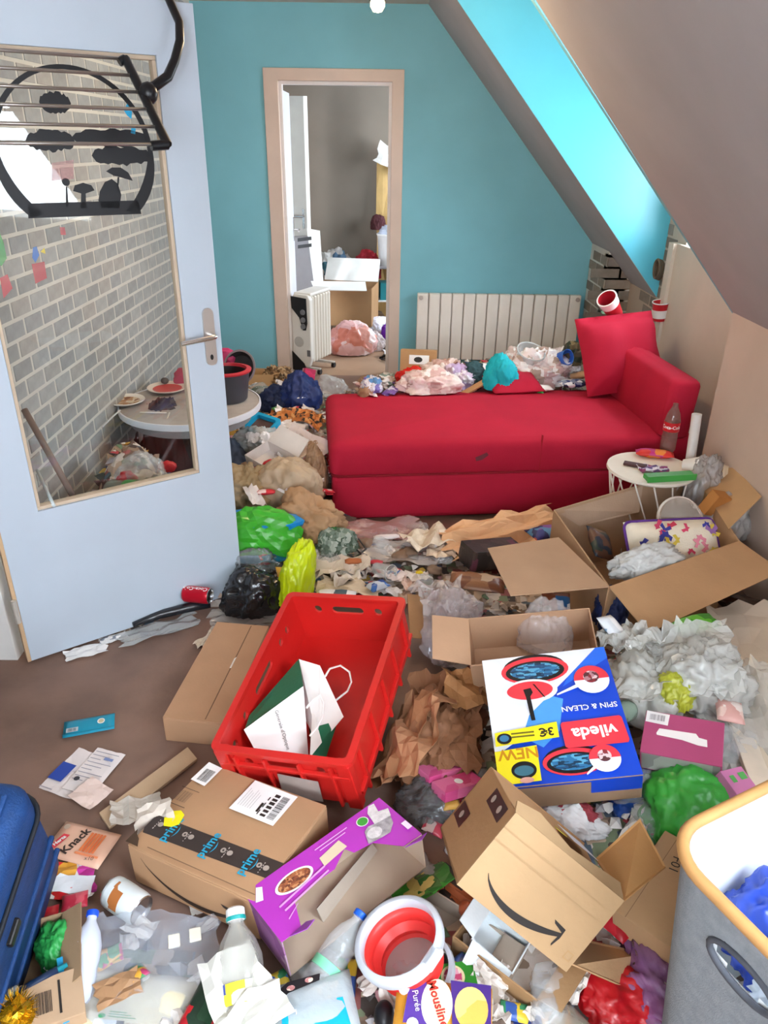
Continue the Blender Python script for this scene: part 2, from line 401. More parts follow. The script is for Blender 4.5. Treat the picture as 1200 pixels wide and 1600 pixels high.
# far doorway frame, its open leaf
CREAM = M('d8c0b0', .45, .03, 40, .05, 5)
d2 = struct('trim_1', xm(g_prism([(-.865, 0), (-.765, 0), (-.765, 2.07), (.022, 2.07), (.022, 0), (.105, 0), (.105, 2.145), (-.865, 2.145)], [], .16), frame((0, YF-.02, 0), (1, 0, 0), (0, 0, 1))), CREAM, bevel=.004)
struct('trim_2', xm(g_prism([(-.80, 0), (-.745, 0), (-.745, 2.05), (.0, 2.05), (.0, 0), (.055, 0), (.055, 2.1), (-.80, 2.1)], [], .07), frame((0, YF+.03, 0), (1, 0, 0), (0, 0, 1))), M('e2dcda', .45, var=.04))
d3 = struct('door_2', g_span(-.84, -.80, YF+.10, YF+.92, .01, 2.04), M('dcdce6', .4, .02, 30, .04, 4))
O('handle', join(g_tube([(-.80, YF+.86, 1.02), (-.75, YF+.86, 1.02), (-.745, YF+.76, 1.02)], .009), g_span(-.80, -.795, YF+.84, YF+.88, .93, 1.12)), CHROME, d3, smooth=.6)
O('scribble', g_tube([(-.797, YF+.35+.09*sin(i*1.3)*(1-i/60), 1.55+.16*cos(i*.9)) for i in range(40)], .003, 5), M('8890a0', .6, var=0), d3)
# the room beyond
GREIGE = M('80756a', .75, .06, 60, .06, 3, spec=.2)
struct('wall_beyond', g_span(-2.2, 2.0, 8.4, 8.5, 0, 2.6), GREIGE)
struct('wall_beyond.001', g_span(-2.0, -1.9, YF+.1, 8.5, 0, 2.6), GREIGE)
struct('wall_beyond.002', wall_hole((1.7, 0, 0), (0, -1, 0), (0, 0, 1), [(-8.5, 0), (-6., 0), (-6., 2.6), (-8.5, 2.6)], [rct(-8.0, .95, -6.7, 2.1)], .1), GREIGE)
struct('ceiling.001', g_span(-2.2, 2.0, YF+.1, 8.5, ZC, ZC+.1), M('b8aea6', .8, var=.04))
portal((1.78, 7.35, 1.52), (0, pi/2, 0), 1.15, 1.3)
dx = aty(466, 160, 7.6)
d4 = struct('door_3', g_span(-.97, -.765, 7.60, 7.635, .01, 2.06), M('a39f98', .45, var=.04))
O('leaf_edge', g_span(-.765, -.735, 7.585, 7.64, .01, 2.06), M('f0ede6', .4, var=.02), d4)
O('handle', join(g_tube([(-.80, 7.6, 1.06), (-.80, 7.55, 1.06), (-.91, 7.55, 1.06)], .01), g_span(-.81, -.79, 7.594, 7.6, .95, 1.12)), CHROME, d4, smooth=.6)

# ------------------------------------------------------------------ front door, swung open into the room
TH = .6263
HX, HY = -1.2552, 2.1478
DW, DH = .83, 2.045
d1 = bpy.data.objects.new('door_1', None); COL.objects.link(d1); d1.location = (HX, HY, .012); d1.rotation_euler = (0, 0, TH); d1['kind'] = 'structure'
dfr = frame((0, 0, 0), (1, 0, 0), (0, 0, 1))                     # x along the leaf, y up, z towards the camera
GX0, GX1, GZ0, GZ1 = .125, .70, .565, 1.905
DOORW = M('bcc7d3', .38, .02, 30, .03, 4)
O('leaf', xm(g_prism(rct(0, 0, DW, DH), [rct(GX0, GZ0, GX1, GZ1)], .04), dfr), DOORW, d1, bevel=.002)
WOOD = M('c9a883', .5, .05, 50, .1, 12)
O('leaf_edge', xm(g_prism(rct(-.012, 0, 0, DH), [], .04), dfr), WOOD, d1)
for p in (rct(GX0, GZ0, GX1, GZ0+.012), rct(GX0, GZ1-.012, GX1, GZ1), rct(GX0, GZ0+.012, GX0+.012, GZ1-.012), rct(GX1-.012, GZ0+.012, GX1, GZ1-.012)):
    O('glazing_bead', xm(xf(g_prism(p, [], .03), (0, 0, -.006)), dfr), M('c8b49c', .5, var=.08), d1, bevel=.002)
gm = bpy.data.materials.new('pane'); gm.use_nodes = True; nt = gm.node_tree; nt.nodes.clear()
out = nt.nodes.new('ShaderNodeOutputMaterial'); mx = nt.nodes.new('ShaderNodeMixShader'); tr = nt.nodes.new('ShaderNodeBsdfTransparent'); gl = nt.nodes.new('ShaderNodeBsdfGlossy')
fz = nt.nodes.new('ShaderNodeFresnel'); fz.inputs['IOR'].default_value = 1.5; gl.inputs['Roughness'].default_value = .02; tr.inputs['Color'].default_value = (.93, .96, .95, 1)
ml = nt.nodes.new('ShaderNodeMath'); ml.operation = 'MULTIPLY'; ml.inputs[1].default_value = 1.6
nt.links.new(fz.outputs[0], ml.inputs[0]); nt.links.new(ml.outputs[0], mx.inputs[0]); nt.links.new(tr.outputs[0], mx.inputs[1]); nt.links.new(gl.outputs[0], mx.inputs[2]); nt.links.new(mx.outputs[0], out.inputs[0])
pane = O('pane', xm(xf(g_poly(rct(GX0, GZ0, GX1, GZ1)), (0, 0, -.022)), dfr), gm, d1)
# handle
hp = O('handle_plate', xm(g_prism([(x+.785, y+1.065) for x, y in rrect(.04, .20, .019)], [], -.008), dfr), M('cfcac6', .3, var=0, metal=.8), d1, smooth=.6)
O('lever', xm(g_tube([(.785, 1.075, .008), (.785, 1.075, .05), (.77, 1.075, .058), (.66, 1.068, .058)], .0085, 10), dfr), M('d8d4d0', .25, var=0, metal=.9), hp, smooth=.8)
O('keyhole', xm(xf(g_prism(ell(.785, .995, .006, .01, 12), [], -.001), (0, 0, .0085)), dfr), BLACK, hp)
for z in (.22, 1.0, 1.8): O('hinge', xm(g_tube([(-.012, z-.045, .008), (-.012, z+.045, .008)], .009, 10), dfr), M('d5cfc5', .4, var=0, metal=.5), d1, smooth=.6)
# door frame in the near wall
O3 = struct('trim_3', join(g_span(XL-.14, XL+.015, 2.165, 2.25, 0, 2.2), g_span(XL-.14, XL+.015, 1.2, 1.27, 0, 2.2), g_span(XL-.14, XL+.015, 1.2, 2.25, 2.1, 2.18), g_span(XL-.09, XL-.05, 2.14, 2.17, 0, 2.1)), M('d9d6d2', .45, .03, 30, .06, 6), bevel=.003)
# silhouette sticker on the pane: arch, ground, clouds, street lamp, trees and umbrella
def door_pt(u, v, off=0.):
    n = Vector((sin(TH), -cos(TH), 0)); p0 = Vector((HX, HY, .012)) + n*off
    d = ray(u, v); q = CP + d*((p0-CP).dot(n)/d.dot(n)); r = q-Vector((HX, HY, .012))
    return r.dot(Vector((cos(TH), sin(TH), 0))), r.z, q
SK = M('15161b', .5, var=0)
def stick(pts, holes=(), mat=SK, name='sticker', par=None, off=-.0205):
    return O(name, xm(xf(g_poly(pts, holes), (0, 0, off)), dfr), mat, par or pane)
R0 = .224; cx, cz = .437, 1.645
arc = [(cx+(R0+.004+.02*max(0, -sin(t)))*cos(t), cz+R0*1.0*sin(t)) for t in [(-50+k*280/60)*pi/180 for k in range(61)]]
inn = [(cx+(R0-.012-.03*max(0, -sin(t)))*cos(t), cz+(R0-.012)*sin(t)) for t in [(-50+k*280/60)*pi/180 for k in range(61)]]
stick(arc+inn[::-1], name='sticker_arch')
stick([(.27, 1.472), (.605, 1.472), (.60, 1.512), (.275, 1.512)], name='sticker_ground')
def cloud(x0, x1, z0, z1, sd):
    R = random.Random(sd); n = 16; top = []; bot = []
    for k in range(n+1):
        a = k/n; w = (sin(pi*min(1, max(0, a)))**.35)*.5
        top.append((x0+(x1-x0)*a, (z0+z1)/2+(z1-z0)*w*R.uniform(.75, 1.1))); bot.append((x0+(x1-x0)*a, (z0+z1)/2-(z1-z0)*w*R.uniform(.75, 1.1)))
    return top+bot[::-1]
for sd, (u0, v0, u1, v1) in enumerate(((45, 208, 118, 232), (116, 206, 236, 226), (148, 233, 238, 254), (66, 148, 112, 172))):
    a = door_pt(u0, v1); b = door_pt(u1, v0); a2 = door_pt(u0, v0); b2 = door_pt(u1, v1)
    zl, zh = (a[1]+b2[1])/2, (a2[1]+b[1])/2
    zm = (zl+zh)/2; hh = (zh-zl)*.75
    stick(cloud(a[0], b[0], zm-hh, zm+hh, sd+3), name='sticker_cloud')
def sp(*uv): return [door_pt(u, v)[:2] for u, v in uv]
stick(sp((106, 324), (110, 324), (108, 292), (106, 292))[::1], name='sticker_lamp_post'); c0 = door_pt(106, 285); stick(ell(c0[0], c0[1], .011, .011), name='sticker_lamp')
stick(sp((129, 326), (138, 326), (137, 303), (151, 298), (146, 290), (133, 286), (120, 290), (117, 299), (130, 303)), name='sticker_tree')
stick(sp((161, 326), (190, 326), (193, 305), (188, 288), (178, 280), (167, 285), (159, 300), (157, 314)), name='sticker_bush')
stick(sp((169, 268), (178, 262), (192, 262), (204, 270), (211, 283), (200, 280), (190, 277), (181, 275)), name='sticker_umbrella'); stick(sp((187, 277), (190, 277), (188, 300), (186, 300)), name='sticker_umbrella_stick')
CY = M('22a6d6', .4, var=0)
stick(sp((197, 172), (203, 160), (210, 175), (209, 186), (202, 180)), mat=CY); stick(sp((209, 198), (216, 196), (215, 210), (208, 208)), mat=CY)
RD = M('b0454a', .4, var=.1, alpha=.75)
stick(sp((52, 414), (72, 410), (76, 436), (58, 445)), mat=RD); stick(sp((2, 436), (14, 430), (22, 452), (8, 468)), mat=RD)
stick(sp((54, 388), (60, 386), (64, 400), (58, 412), (53, 404)), mat=M('3b6fb5', .4, var=0, alpha=.75)); stick(sp((66, 395), (72, 388), (74, 398)), mat=M('d8c030', .4, var=0, alpha=.75))
stick(sp((0, 360), (8, 380), (13, 405), (4, 418), (0, 410)), mat=M('4c9a55', .4, var=0, alpha=.7)); stick(sp((96, 356), (104, 356), (106, 368), (98, 368)), mat=RD)
stick(sp((84, 255), (118, 250), (118, 280), (84, 283)), mat=M('b5707a', .5, var=0, alpha=.45))

# ================================================================== furniture and large things
CB = ['b08a68', 'b58f6c', 'a98463', 'b8936f']
RED = M('b41f38', .85, .12, 260, .07, 5, spec=.2)
# chaise sofa: base, mattress, backrest, bolster behind
so = thing('sofa', 'low red fabric chaise sofa with thick mattress, stained front and square backrest', 'sofa', (-.25, 3.29, 0), (0, 0, .10))
SL_, SD_ = 1.80, .80
O('base', xf(g_box(SL_, SD_, .238), (SL_/2, SD_/2, .01)), RED, so, bevel=.025, bseg=3)
def cushion(w, d, h, seed=1, n=16, puff=.02):
    V, F = g_loft([rrect_pts(w, d, .05, z, i) for z, i in ((0, .02), (.02, 0), (h-.05, 0), (h-.018, .012), (h, .05))])
    return V, F
def rrect_pts(w, d, r, z, ins): return [(x, y, z) for x, y in rrect(w-2*ins, d-2*ins, max(.01, r-ins*.5), 4)]
def g_pad(w, d, h, seed, n=22, r=.045, puff=.012):      # upholstered pad: rounded, slightly uneven
    V, F = g_loft([rrect_pts(w, d, .05, z, i) for z, i in ((0, .015), (.012, 0), (h-r, 0), (h-r*.45, r*.2), (h-r*.1, r*.6), (h, r*1.3))], True, False)
    m = len(V)-len(rrect(1, 1, .1, 4)); loop = V[m:]; c = Vector((0, 0, h+puff)); k = len(V); L = len(loop)
    mid = [l.lerp(c, .5)+Vector((0, 0, puff*.7+noise.noise(l*3+Vector((seed, 0, 0)))*.008)) for l in loop]; V = V+mid+[c]
    for i in range(L): j = (i+1) % L; F += [(m+i, m+j, k+j, k+i), (k+i, k+j, k+L)]
    return V, F
O('mattress', xf(g_pad(SL_+.02, SD_+.02, .17, 2, puff=.02), (SL_/2, SD_/2, .250)), RED, so, smooth=.9)
O('piping', g_tube([(x+SL_/2, y+SD_/2, .248) for x, y in rrect(SL_+.0, SD_+.0, .04, 4)], .006, 6, True), M('8e1020', .8, var=0), so, smooth=2)
O('backrest', xf(g_pad(.155, .93, .29, 5, puff=.006, r=.03), (1.685, SD_/2+.04, .41), (0, .06, 0)), RED, so, smooth=.9)
for px, py, s in ((728, 712, 1.), (735, 705, .6)):
    q = so.matrix_world
O('stain', xf(g_poly([(0, 0), (.03, .006), (.06, .03), (.05, .045), (.02, .03), (-.005, .02)]), (.70, -.0115, .315), (pi/2, 0, 0)), M('6d3038', .9, var=.2), so)
O('seam', xf(g_box(.004, .015, .2), (1.02, -.004, .24)), M('a81426', .85, var=0), so)
# loose red cushions
pl = tag(O('cushion', xf(g_packet(.46, .44, .22, 3, 15, .1), (0, 0, 0), (1.15, 0, 0)), RED, loc=at(955, 560, .60), rot=(-.1, -.08, .2), smooth=2), 'plump red cushion standing at the far corner of the sofa', 'cushion')
tag(O('cushion', xf(g_packet(.42, .34, .16, 9, 13, .1), (0, 0, 0), (0, 0, 0)), RED, loc=(1.46, 4.35, .50), rot=(.2, .9, .2), smooth=2), 'red cushion squeezed between the sofa backrest and the wall', 'cushion')
tag(O('cushion', xf(g_packet(.30, .24, .11, 4, 13, .1), (0, 0, 0), (0, 0, 0)), RED, loc=at(800, 613, .41), rot=(.12, 0, .2), smooth=2), 'flat red cushion half under the wrappers at the back of the seat', 'cushion')

# radiator
ra = thing('radiator', 'white panel radiator with vertical ribs on the teal wall', 'radiator', (.235, YF-.09, .17))
RW_ = M('f2e9df', .4, .0, var=.03)
n = 14; sw = 1.25/n
for k in range(n): O('section', xf(g_box(sw-.006, .05, .505), (sw*(k+.5), 0, .0)), RW_, ra, bevel=.007)
O('back_panel', xf(g_box(1.24, .02, .49), (.625, .03, .01)), M('b4a89e', .5, var=.04), ra)
for x in (.03, 1.22): O('bracket', xf(g_lathe([(0, 0), (.016, 0), (.016, .012), (0, .014)], 12), (x, -.026, .475), (pi/2, 0, 0)), M('b8a8a0', .4, var=0), ra)

# oil heater standing in the far doorway
he = thing('oil_heater', 'white oil filled heater with a black control panel standing in the doorway', 'heater', (-.60, 6.04, .02), (0, 0, -.42))
HWM = M('e6e2da', .4, 0, var=.02)
O('front_panel', xm(g_prism([(-.085, .06), (.06, .05), (.085, .12), (.085, .58), (.06, .615), (-.06, .615), (-.085, .58)], [], .05), frame((0, -.165, 0), (1, 0, 0), (0, 0, 1))), HWM, he, bevel=.008)
for k in range(7): O('fin', xf(g_box(.16, .036, .52), (0, -.10+.045*k, .08)), M('ddd6ca', .45, 0, var=.02), he, bevel=.012)
O('top_cover', xf(g_box(.15, .33, .025), (0, .03, .60)), HWM, he, bevel=.008)
cpn = O('control_panel', xm(g_prism([(-.08, .60), (.055, .59), (.06, .40), (.045, .345), (.02, .345), (-.01, .44), (-.075, .51)], [], -.006), frame((0, -.166, 0), (1, 0, 0), (0, 0, 1))), BLACK, he)
for z in (.485, .425, .375): O('knob', xf(g_lathe([(.021, 0), (.019, .012), (0, .013)], 16), (.025, -.172, z), (pi/2, 0, 0)), M('77777a', .4, var=0), cpn, smooth=.6)
O('vent', xf(g_prism(ell(0, 0, .042, .042), [], -.004), (-.02, -.166, .25), (pi/2, 0, 0)), M('bdb8b0', .6, var=0), he)
O('foot_panel', xm(g_prism([(-.085, .02), (.06, .0), (.02, .08), (-.085, .17)], [], -.006), frame((0, -.167, 0), (1, 0, 0), (0, 0, 1))), BLACK, he)
O('badge', xm(g_prism(rct(.05, .14, .08, .19), [], -.003), frame((0, -.167, 0), (1, 0, 0), (0, 0, 1))), M('77787c', .5, var=0), he)
for x in (-.11, .11):
    for y in (-.08, .16): O('caster', g_tube([(x-.012, y, .0), (x+.012, y, .0)], .022, 12), BLACK, he, smooth=.6)
for y in (-.08, .16): O('axle', g_box(.24, .02, .02, (0, y, .01)), M('d8d4cc', .5, var=0), he)

# open carton helper: walls, bottom and folding flaps
def carton(name, label, dims, loc, rot, col, flaps, cat='box', t=.005, group=None, inside=None, seams=True, kill=()):
    w, d, h = dims
    r = thing(name, label, cat, loc, rot, group); m = KRAFT(col)
    O('body', join(g_box(w, d, t), *[g for k, g in (('front', g_box(w, t, h, (0, -d/2+t/2, 0))), ('back', g_box(w, t, h, (0, d/2-t/2, 0))), ('left', g_box(t, d-2*t, h, (-w/2+t/2, 0, 0))), ('right', g_box(t, d-2*t, h, (w/2-t/2, 0, 0)))) if k not in kill]), m, r)
    for side, ang, L, *ex in flaps:          # ang: 0 stands straight up, 90 folded out flat, beyond hangs down, negative folded in
        fw = (w if side in ('front', 'back') else d) - .006; tp = ex[0] if ex else .02
        g = g_prism([(-fw/2, 0), (fw/2, 0), (fw/2-tp*.3, L), (-fw/2+tp*.3, L)], [], t*.8)
        pos = {'front': (0, -d/2, h), 'back': (0, d/2, h), 'left': (-w/2, 0, h), 'right': (w/2, 0, h)}[side]
        rz = {'front': 0, 'back': pi, 'left': -pi/2, 'right': pi/2}[side]
        # local y points up when ang = 0, outwards when 90
        a = math.radians(ang)
        mt = Matrix.Translation(pos) @ Matrix.Rotation(rz, 4, 'Z') @ Matrix.Rotation(pi/2+a, 4, 'X')
        O('flap', xm(g, mt), KRAFT(ex[1] if len(ex) > 1 else col), r)
    return r
def closed_box(name, label, dims, loc, rot, col, cat='box', seam='y', mat=None, bev=.004):
    w, d, h = dims; r = thing(name, label, cat, loc, rot); m = mat or KRAFT(col)
    O('body', g_box(w, d, h-.004), m, r, bevel=bev)
    if seam == 'y':
        for s in (-1, 1): O('flap', g_box(w/2-.003, d-.004, .004, (s*w/4, 0, h-.004)), m, r, bevel=.0015)
    elif seam == 'x':
        for s in (-1, 1): O('flap', g_box(w-.004, d/2-.003, .004, (0, s*d/4, h-.004)), m, r, bevel=.0015)
    else: O('lid', g_box(w-.002, d-.002, .004, (0, 0, h-.004)), m, r, bevel=.0015)
    return r
INK = M('2a2522', .6, var=0); LBL = M('f2f1ee', .45, var=.02)
def smile(parent, fr, x0, x1, y0, y1, dip, th, mat, name='smile_arrow'):
    n = 22; top, bot = [], []
    for i in range(n+1):
        s = i/n; x = x0+(x1-x0)*s; c = y0+(y1-y0)*s-dip*4*(s**.8)*(1-s**.8)
        w = th*sin(pi*min(1, s*.8+.02))**.8*.5; top.append((x, c+w)); bot.append((x, c-w))
    dec(parent, fr, top+bot[::-1], mat, name)
    L = (x1-x0)*.13; ya = fr[1]/fr[2]
    dec(parent, fr, [(x1-L*1.1, y1+L*.75*ya), (x1+L*.15, y1+L*.62*ya), (x1+L*.2, y1-L*.2*ya), (x1+L*.0, y1-L*1.1*ya), (x1-L*.12, y1-L*.95*ya), (x1-L*.0, y1+L*.25*ya), (x1-L*.9, y1+L*.5*ya)], mat, name)

# red crate
CR = M('c9231f', .38, .05, 40, .05, 4, spec=.5)
cr = thing('crate', 'red stackable plastic crate with hand slots, tilted on the litter', 'crate', (-.155, 1.791, .112), (.215, -.14, -.283))
cw, cd, ch, ct = .40, .61, .20, .008
O('base_panel', g_box(cw-.02, cd-.02, .006, (0, 0, .008)), CR, cr)
def slot(cx, cy, w, h): return [(cx+x, cy+y) for x, y in rrect(w, h, min(w, h)*.49, 4)]
for s in (-1, 1):
    L = cd-.01
    O('side_panel', xm(g_prism([(-L/2+.006, .012), (L/2-.006, .012), (L/2, ch-.006), (-L/2, ch-.006)], [slot(0, .14, .13, .028), slot(-.145, .14, .026, .028), slot(.145, .14, .026, .028), slot(-.235, .12, .028, .034), slot(.20, .14, .026, .028)] if s < 0 else [], ct), frame((s*(cw/2-.006 if s > 0 else cw/2-.014), 0, 0), (0, 1, 0), (0, 0, 1))), CR, cr, bevel=.0015)
    L = cw-.012
    O('side_panel', xm(g_prism([(-L/2+.006, .012), (L/2-.006, .012), (L/2, ch-.006), (-L/2, ch-.006)], [slot(0, .15, .11, .030), slot(-.105, .15, .026, .03), slot(.105, .15, .026, .03)], ct), frame((0, s*(cd/2-.010)+ct/2, 0), (-1, 0, 0), (0, 0, 1))), CR, cr, bevel=.0015)
O('rim', xf(g_prism(rrect(cw+.012, cd+.012, .022), [rrect(cw-.028, cd-.028, .012)], .014), (0, 0, ch+.004)), CR, cr, bevel=.003)
for y in (-.24, -.12, .0, .12, .24): O('rib', g_box(.012, .01, ch-.02, (cw/2, y, .008)), CR, cr, bevel=.0015)
for x in (-.14, -.05, .05, .14):
    O('rib', g_box(.008, .014, ch-.03, (x, -cd/2, .008)), CR, cr, bevel=.0015)
for x in (-.178, .178): O('corner_post', g_box(.04, .03, ch-.01, (x, -cd/2+.01, .004)), CR, cr, bevel=.004)
O('band', g_box(cw-.02, .012, .012, (0, -cd/2+.0, .135)), CR, cr, bevel=.002)
O('band', g_box(.012, cd-.03, .014, (cw/2, 0, .05)), CR, cr, bevel=.002)
dec(cr, (frame((-cw/2, -cd/2-.0075, 0), (1, 0, 0), (0, 0, 1)), cw, ch), [(.42, .1), (.72, .12), (.74, .6), (.45, .66)], M('a09088', .7, .1, var=.2), 'label_remnant')
# white and green paper bag lying in the crate
BW = M('f3ece8', .55, .1, 25, .03, 12); BGN = M('1d6b4c', .5, .1, var=.06)
pb = thing('paper_bag', 'white shop paper bag with green sides lying in the red crate', 'bag', at(452, 1150, .12))
f1, f2_, f4 = at(381, 1140, .19), at(474, 1072, .27), at(399, 1173, .14); _n = (f2_-f1).cross(f4-f1).normalized()
if _n.z < 0: _n = -_n
f3_ = ray(482, 1182); f3_ = CP + f3_*((f1-CP).dot(_n)/f3_.dot(_n))
plate(pb, [f1, f2_, f3_, f4], BW, .0015, 'front_panel')
def onp(u, v): q = ray(u, v); return CP + q*((f1-CP).dot(_n)/q.dot(_n))
plate(pb, [at(383, 1138, .188), at(390, 1118, .185), at(467, 1030, .255), at(474, 1072, .268)], BGN, .0015, 'side_panel')
plate(pb, [at(467, 1030, .256), at(500, 1040, .25), at(537, 1120, .18), at(498, 1166, .15), at(470, 1110, .16)], BW, .0015, 'back_panel')
plate(pb, [at(480, 1110, .15), at(500, 1112, .15), at(505, 1150, .14), at(485, 1160, .14)], M('183f34', .6, var=.1), .0015, 'lining')  # dark plate: shade inside the bag put into its colour
plate(pb, [at(499, 1134, .18), at(528, 1126, .17), at(510, 1182, .14), at(482, 1184, .16)], BGN, .0015, 'side_panel')
plate(pb, [at(488, 1105, .19), at(503, 1160, .17), at(484, 1184, .17)], BW, .0015, 'turned_edge')
for hs in (((508, 1057), (515, 1045), (532, 1040), (546, 1050), (549, 1066), (543, 1080), (524, 1095)), ((479, 1106), (488, 1094), (500, 1086), (506, 1100), (504, 1120), (496, 1136), (484, 1150))):
    O('handle', g_tube([pmat(pb).inverted() @ at(*q, .245-.008*k) for k, q in enumerate(hs)], .0032, 6), BW, pb, smooth=2)
_o = pmat(pb).inverted() @ onp(441, 1140); _u = (onp(452, 1176)-onp(430, 1106)).normalized()
txt(pb, (frame(_o+_n*.004, _u, _n.cross(_u)), 1, 1), "Générale d'Optique", 0, 0, .0145, M('5a5753', .6, var=0))
# carton behind the crate
bx = closed_box('cardboard_box', 'long closed brown cardboard box between the red crate and the white door', (.20, .52, .095), (-.545, 2.02, .0), (0, 0, -.12), 'b58c6c', seam=None)
O('seam', g_box(.003, .5, .0012, (.035, 0, .095)), M('7a5c46', .8, var=0), bx)
dec(bx, (frame((-.1, -.26, .0962), (1, 0, 0), (0, 1, 0)), .2, .52), [(.66, .50), (.69, .50), (.69, .62), (.66, .60)], M('e6dccf', .6, var=0), 'tape_remnant')
# delivery carton with printed tape
pd = (.385, .317, .125)
pr = closed_box('delivery_carton', 'closed delivery carton with dark printed tape, a white label and a torn corner', pd, (-.372, 1.325, .02), (-.03, -.07, -.457), 'b48c69', seam=None)
ft = face(pd, 'top'); ff = face(pd, 'front'); TEALINK = M('1f9cc0', .5, var=0); GREY = M('b9aea6', .6, var=0)
dec(pr, ft, [(-.0, .19), (.02, .145), (1.0, .20), (1.0, .365), (.02, .335), (-.0, .30)], M('3a302d', .35, var=.05), 'tape')
for i, x in enumerate((.19, .50, .81)):
    txt(pr, ft, 'prime', x-.015, .262+.0*i, .034, TEALINK, pi/2+.02, bold=.02)
    n = 12; dec(pr, ft, [(x+.026+.008*sin(pi*k/n), .20+.12*k/n) for k in range(n+1)]+[(x+.026+.016*sin(pi*k/n), .20+.12*k/n) for k in range(n, -1, -1)], TEALINK, 'smile_arrow')
for i, x in enumerate((.10, .355, .665, .94)):
    dec(pr, ft, ell(x-.012, .262, .020, .024, 16), M('a89a90', .6, var=0), 'tape_icon')
    if i: dec(pr, ft, ell(x-.062, .262, .018, .024, 16), M('a89a90', .6, var=0), 'tape_icon', [ell(x-.062, .262, .007, .010, 8)])
    bars(pr, ft, x-.04, .20, x-.034, .31, 5, GREY, i, False, 'tape_print')
dec(pr, ft, [(.42, .62), (.78, .615), (.79, .96), (.43, .97)], LBL, 'shipping_label')
bars(pr, ft, .70, .66, .755, .92, 22, INK, 3, False); bars(pr, ft, .645, .66, .685, .92, 6, INK, 5, False, 'label_print')
bars(pr, ft, .62, .66, .628, .90, 3, INK, 6, False, 'label_print'); dec(pr, ft, rct(.60, .68, .618, .78), INK, 'label_print')
for i in range(6): dec(pr, ft, rct(.455+.02*i, .68, .457+.02*i, .68+.2*(1-.1*(i % 3))), M('8d8a86', .6, var=0), 'label_print')
dec(pr, ft, [(.012, .74), (.145, .725), (.15, .96), (.02, .975)], LBL, 'barcode_label'); bars(pr, ft, .05, .76, .135, .90, 16, INK, 8)
bars(pr, ft, .03, .50, .125, .615, 12, M('7a5f49', .7, var=0), 9); dec(pr, ft, rct(.005, .455, .155, .462), M('5c4636', .7, var=0), 'printed_line'); dec(pr, ft, rct(.005, .64, .155, .646), M('5c4636', .7, var=0), 'printed_line')
yt = O('yellow_sticker', xm(g_prism([(.0, .02), (.015, .0), (.035, .005), (.048, .02), (.04, .05), (.022, .058), (.005, .048)], [], -.0015), frame((-.165, -.075, pd[2]+.002), (1, 0, 0), (0, 1, 0))), M('f2e315', .5, .2, var=.05), pr)
smile(pr, ff, .10, .83, .80, .32, .42, .11, M('3b2c24', .6, var=0))
dec(pr, ft, [(-.004, -.004), (.10, -.004), (.06, .06), (.02, .09), (-.004, .13)], M('4a3626', .8, var=0), 'torn_opening')
O('torn_flap', xf(g_sheet(.10, .09, .02, 5, 7, 4), (-pd[0]/2+.0, -pd[1]/2+.10, pd[2]-.01), (.5, -.3, .6)), M('c9bcae', .8, .1, var=.1), pr)
dec(pr, ft, rct(.16, .02, .99, .028), M('7d5e45', .8, var=0), 'crease')
# flattened cardboard strip beside it
tag(O('cardboard_strip', xf(g_prism([(-.028, -.14), (.03, -.15), (.034, .16), (-.02, .17)], [], .012), (0, 0, .02)), KRAFT('bda081'), loc=at(230, 1235, .0), rot=(.03, .15, -.62), bevel=.002), 'narrow bent cardboard strip lying beside the delivery carton', 'cardboard')
tag(O('torn_paper', g_sheet(.13, .09, .03, 15, 9, 6), M('cfc6ba', .75, .1, var=.1), loc=at(212, 1268, .015), rot=(0, 0, .3)), 'crumpled torn grey paper at the torn corner of the delivery carton', 'paper')

# purple pet food box, its front torn out
pw, pdp, ph = .400, .165, .112
pt = thing('pet_food_box', 'purple pet food box with its front torn away, showing the bare inside', 'box', (-.087, 1.19, .071), (-.119, -.073, .695))
PUR = M('b336b4', .4, .03, 40, .05, 6); GRY = M('b9a48e', .75, .06, 50, .07, 8)
t = .003
O('top_panel', xf(g_prism([(-pw/2, pdp/2), (-pw/2, -pdp/2), (-pw/2+.05, -pdp/2), (-pw/2+.075, -pdp/2+.065), (-pw/2+.14, -pdp/2+.072), (-pw/2+.19, -pdp/2+.07), (-pw/2+.24, -pdp/2+.10), (-pw/2+.25, -pdp/2+.075), (pw/2-.10, -pdp/2+.065), (pw/2-.055, -pdp/2+.005), (pw/2, -pdp/2), (pw/2, pdp/2)][::-1], [], .0015), (0, 0, ph)), PUR, pt)
O('back_panel', g_box(pw, t, ph-.002, (0, pdp/2-t/2, 0)), GRY, pt); O('bottom_panel', g_box(pw, pdp-.002, t), GRY, pt)
O('end_panel', g_box(t, pdp-.002, ph-.002, (pw/2-t/2, 0, 0)), GRY, pt)
ep = O('end_panel', g_box(t, pdp-.002, ph-.002, (-pw/2+t/2, 0, 0)), P(['8a5a86', '9a6a92', '7d4a7c', 'a98aa0'], 14, .6), pt)
for x, s in ((-pw/2+.045, 1), (pw/2-.03, -1)): O('torn_tab', xf(g_prism([(-.025, 0), (.02*s, 0), (.028, .03), (.0, .045)], [], .0015), (x, -pdp/2, ph), (pi/2+.9, 0, .1)), M('a24fc0', .4, var=.05), pt)
fp = (frame((-pw/2, -pdp/2, ph), (1, 0, 0), (0, 1, 0)), pw, pdp)
dec(pt, fp, ell(.26, .67, .125, .155, 30), LBL, 'bowl'); dec(pt, fp, ell(.26, .67, .108, .125, 30), P(['8a4a30', 'a5603c', 'c98a5c', '6d3a28'], 170, .6), 'kibble')
dec(pt, fp, [(.02, .74), (.06, .70), (.10, .90), (.07, .95)], LBL, 'blank_label')
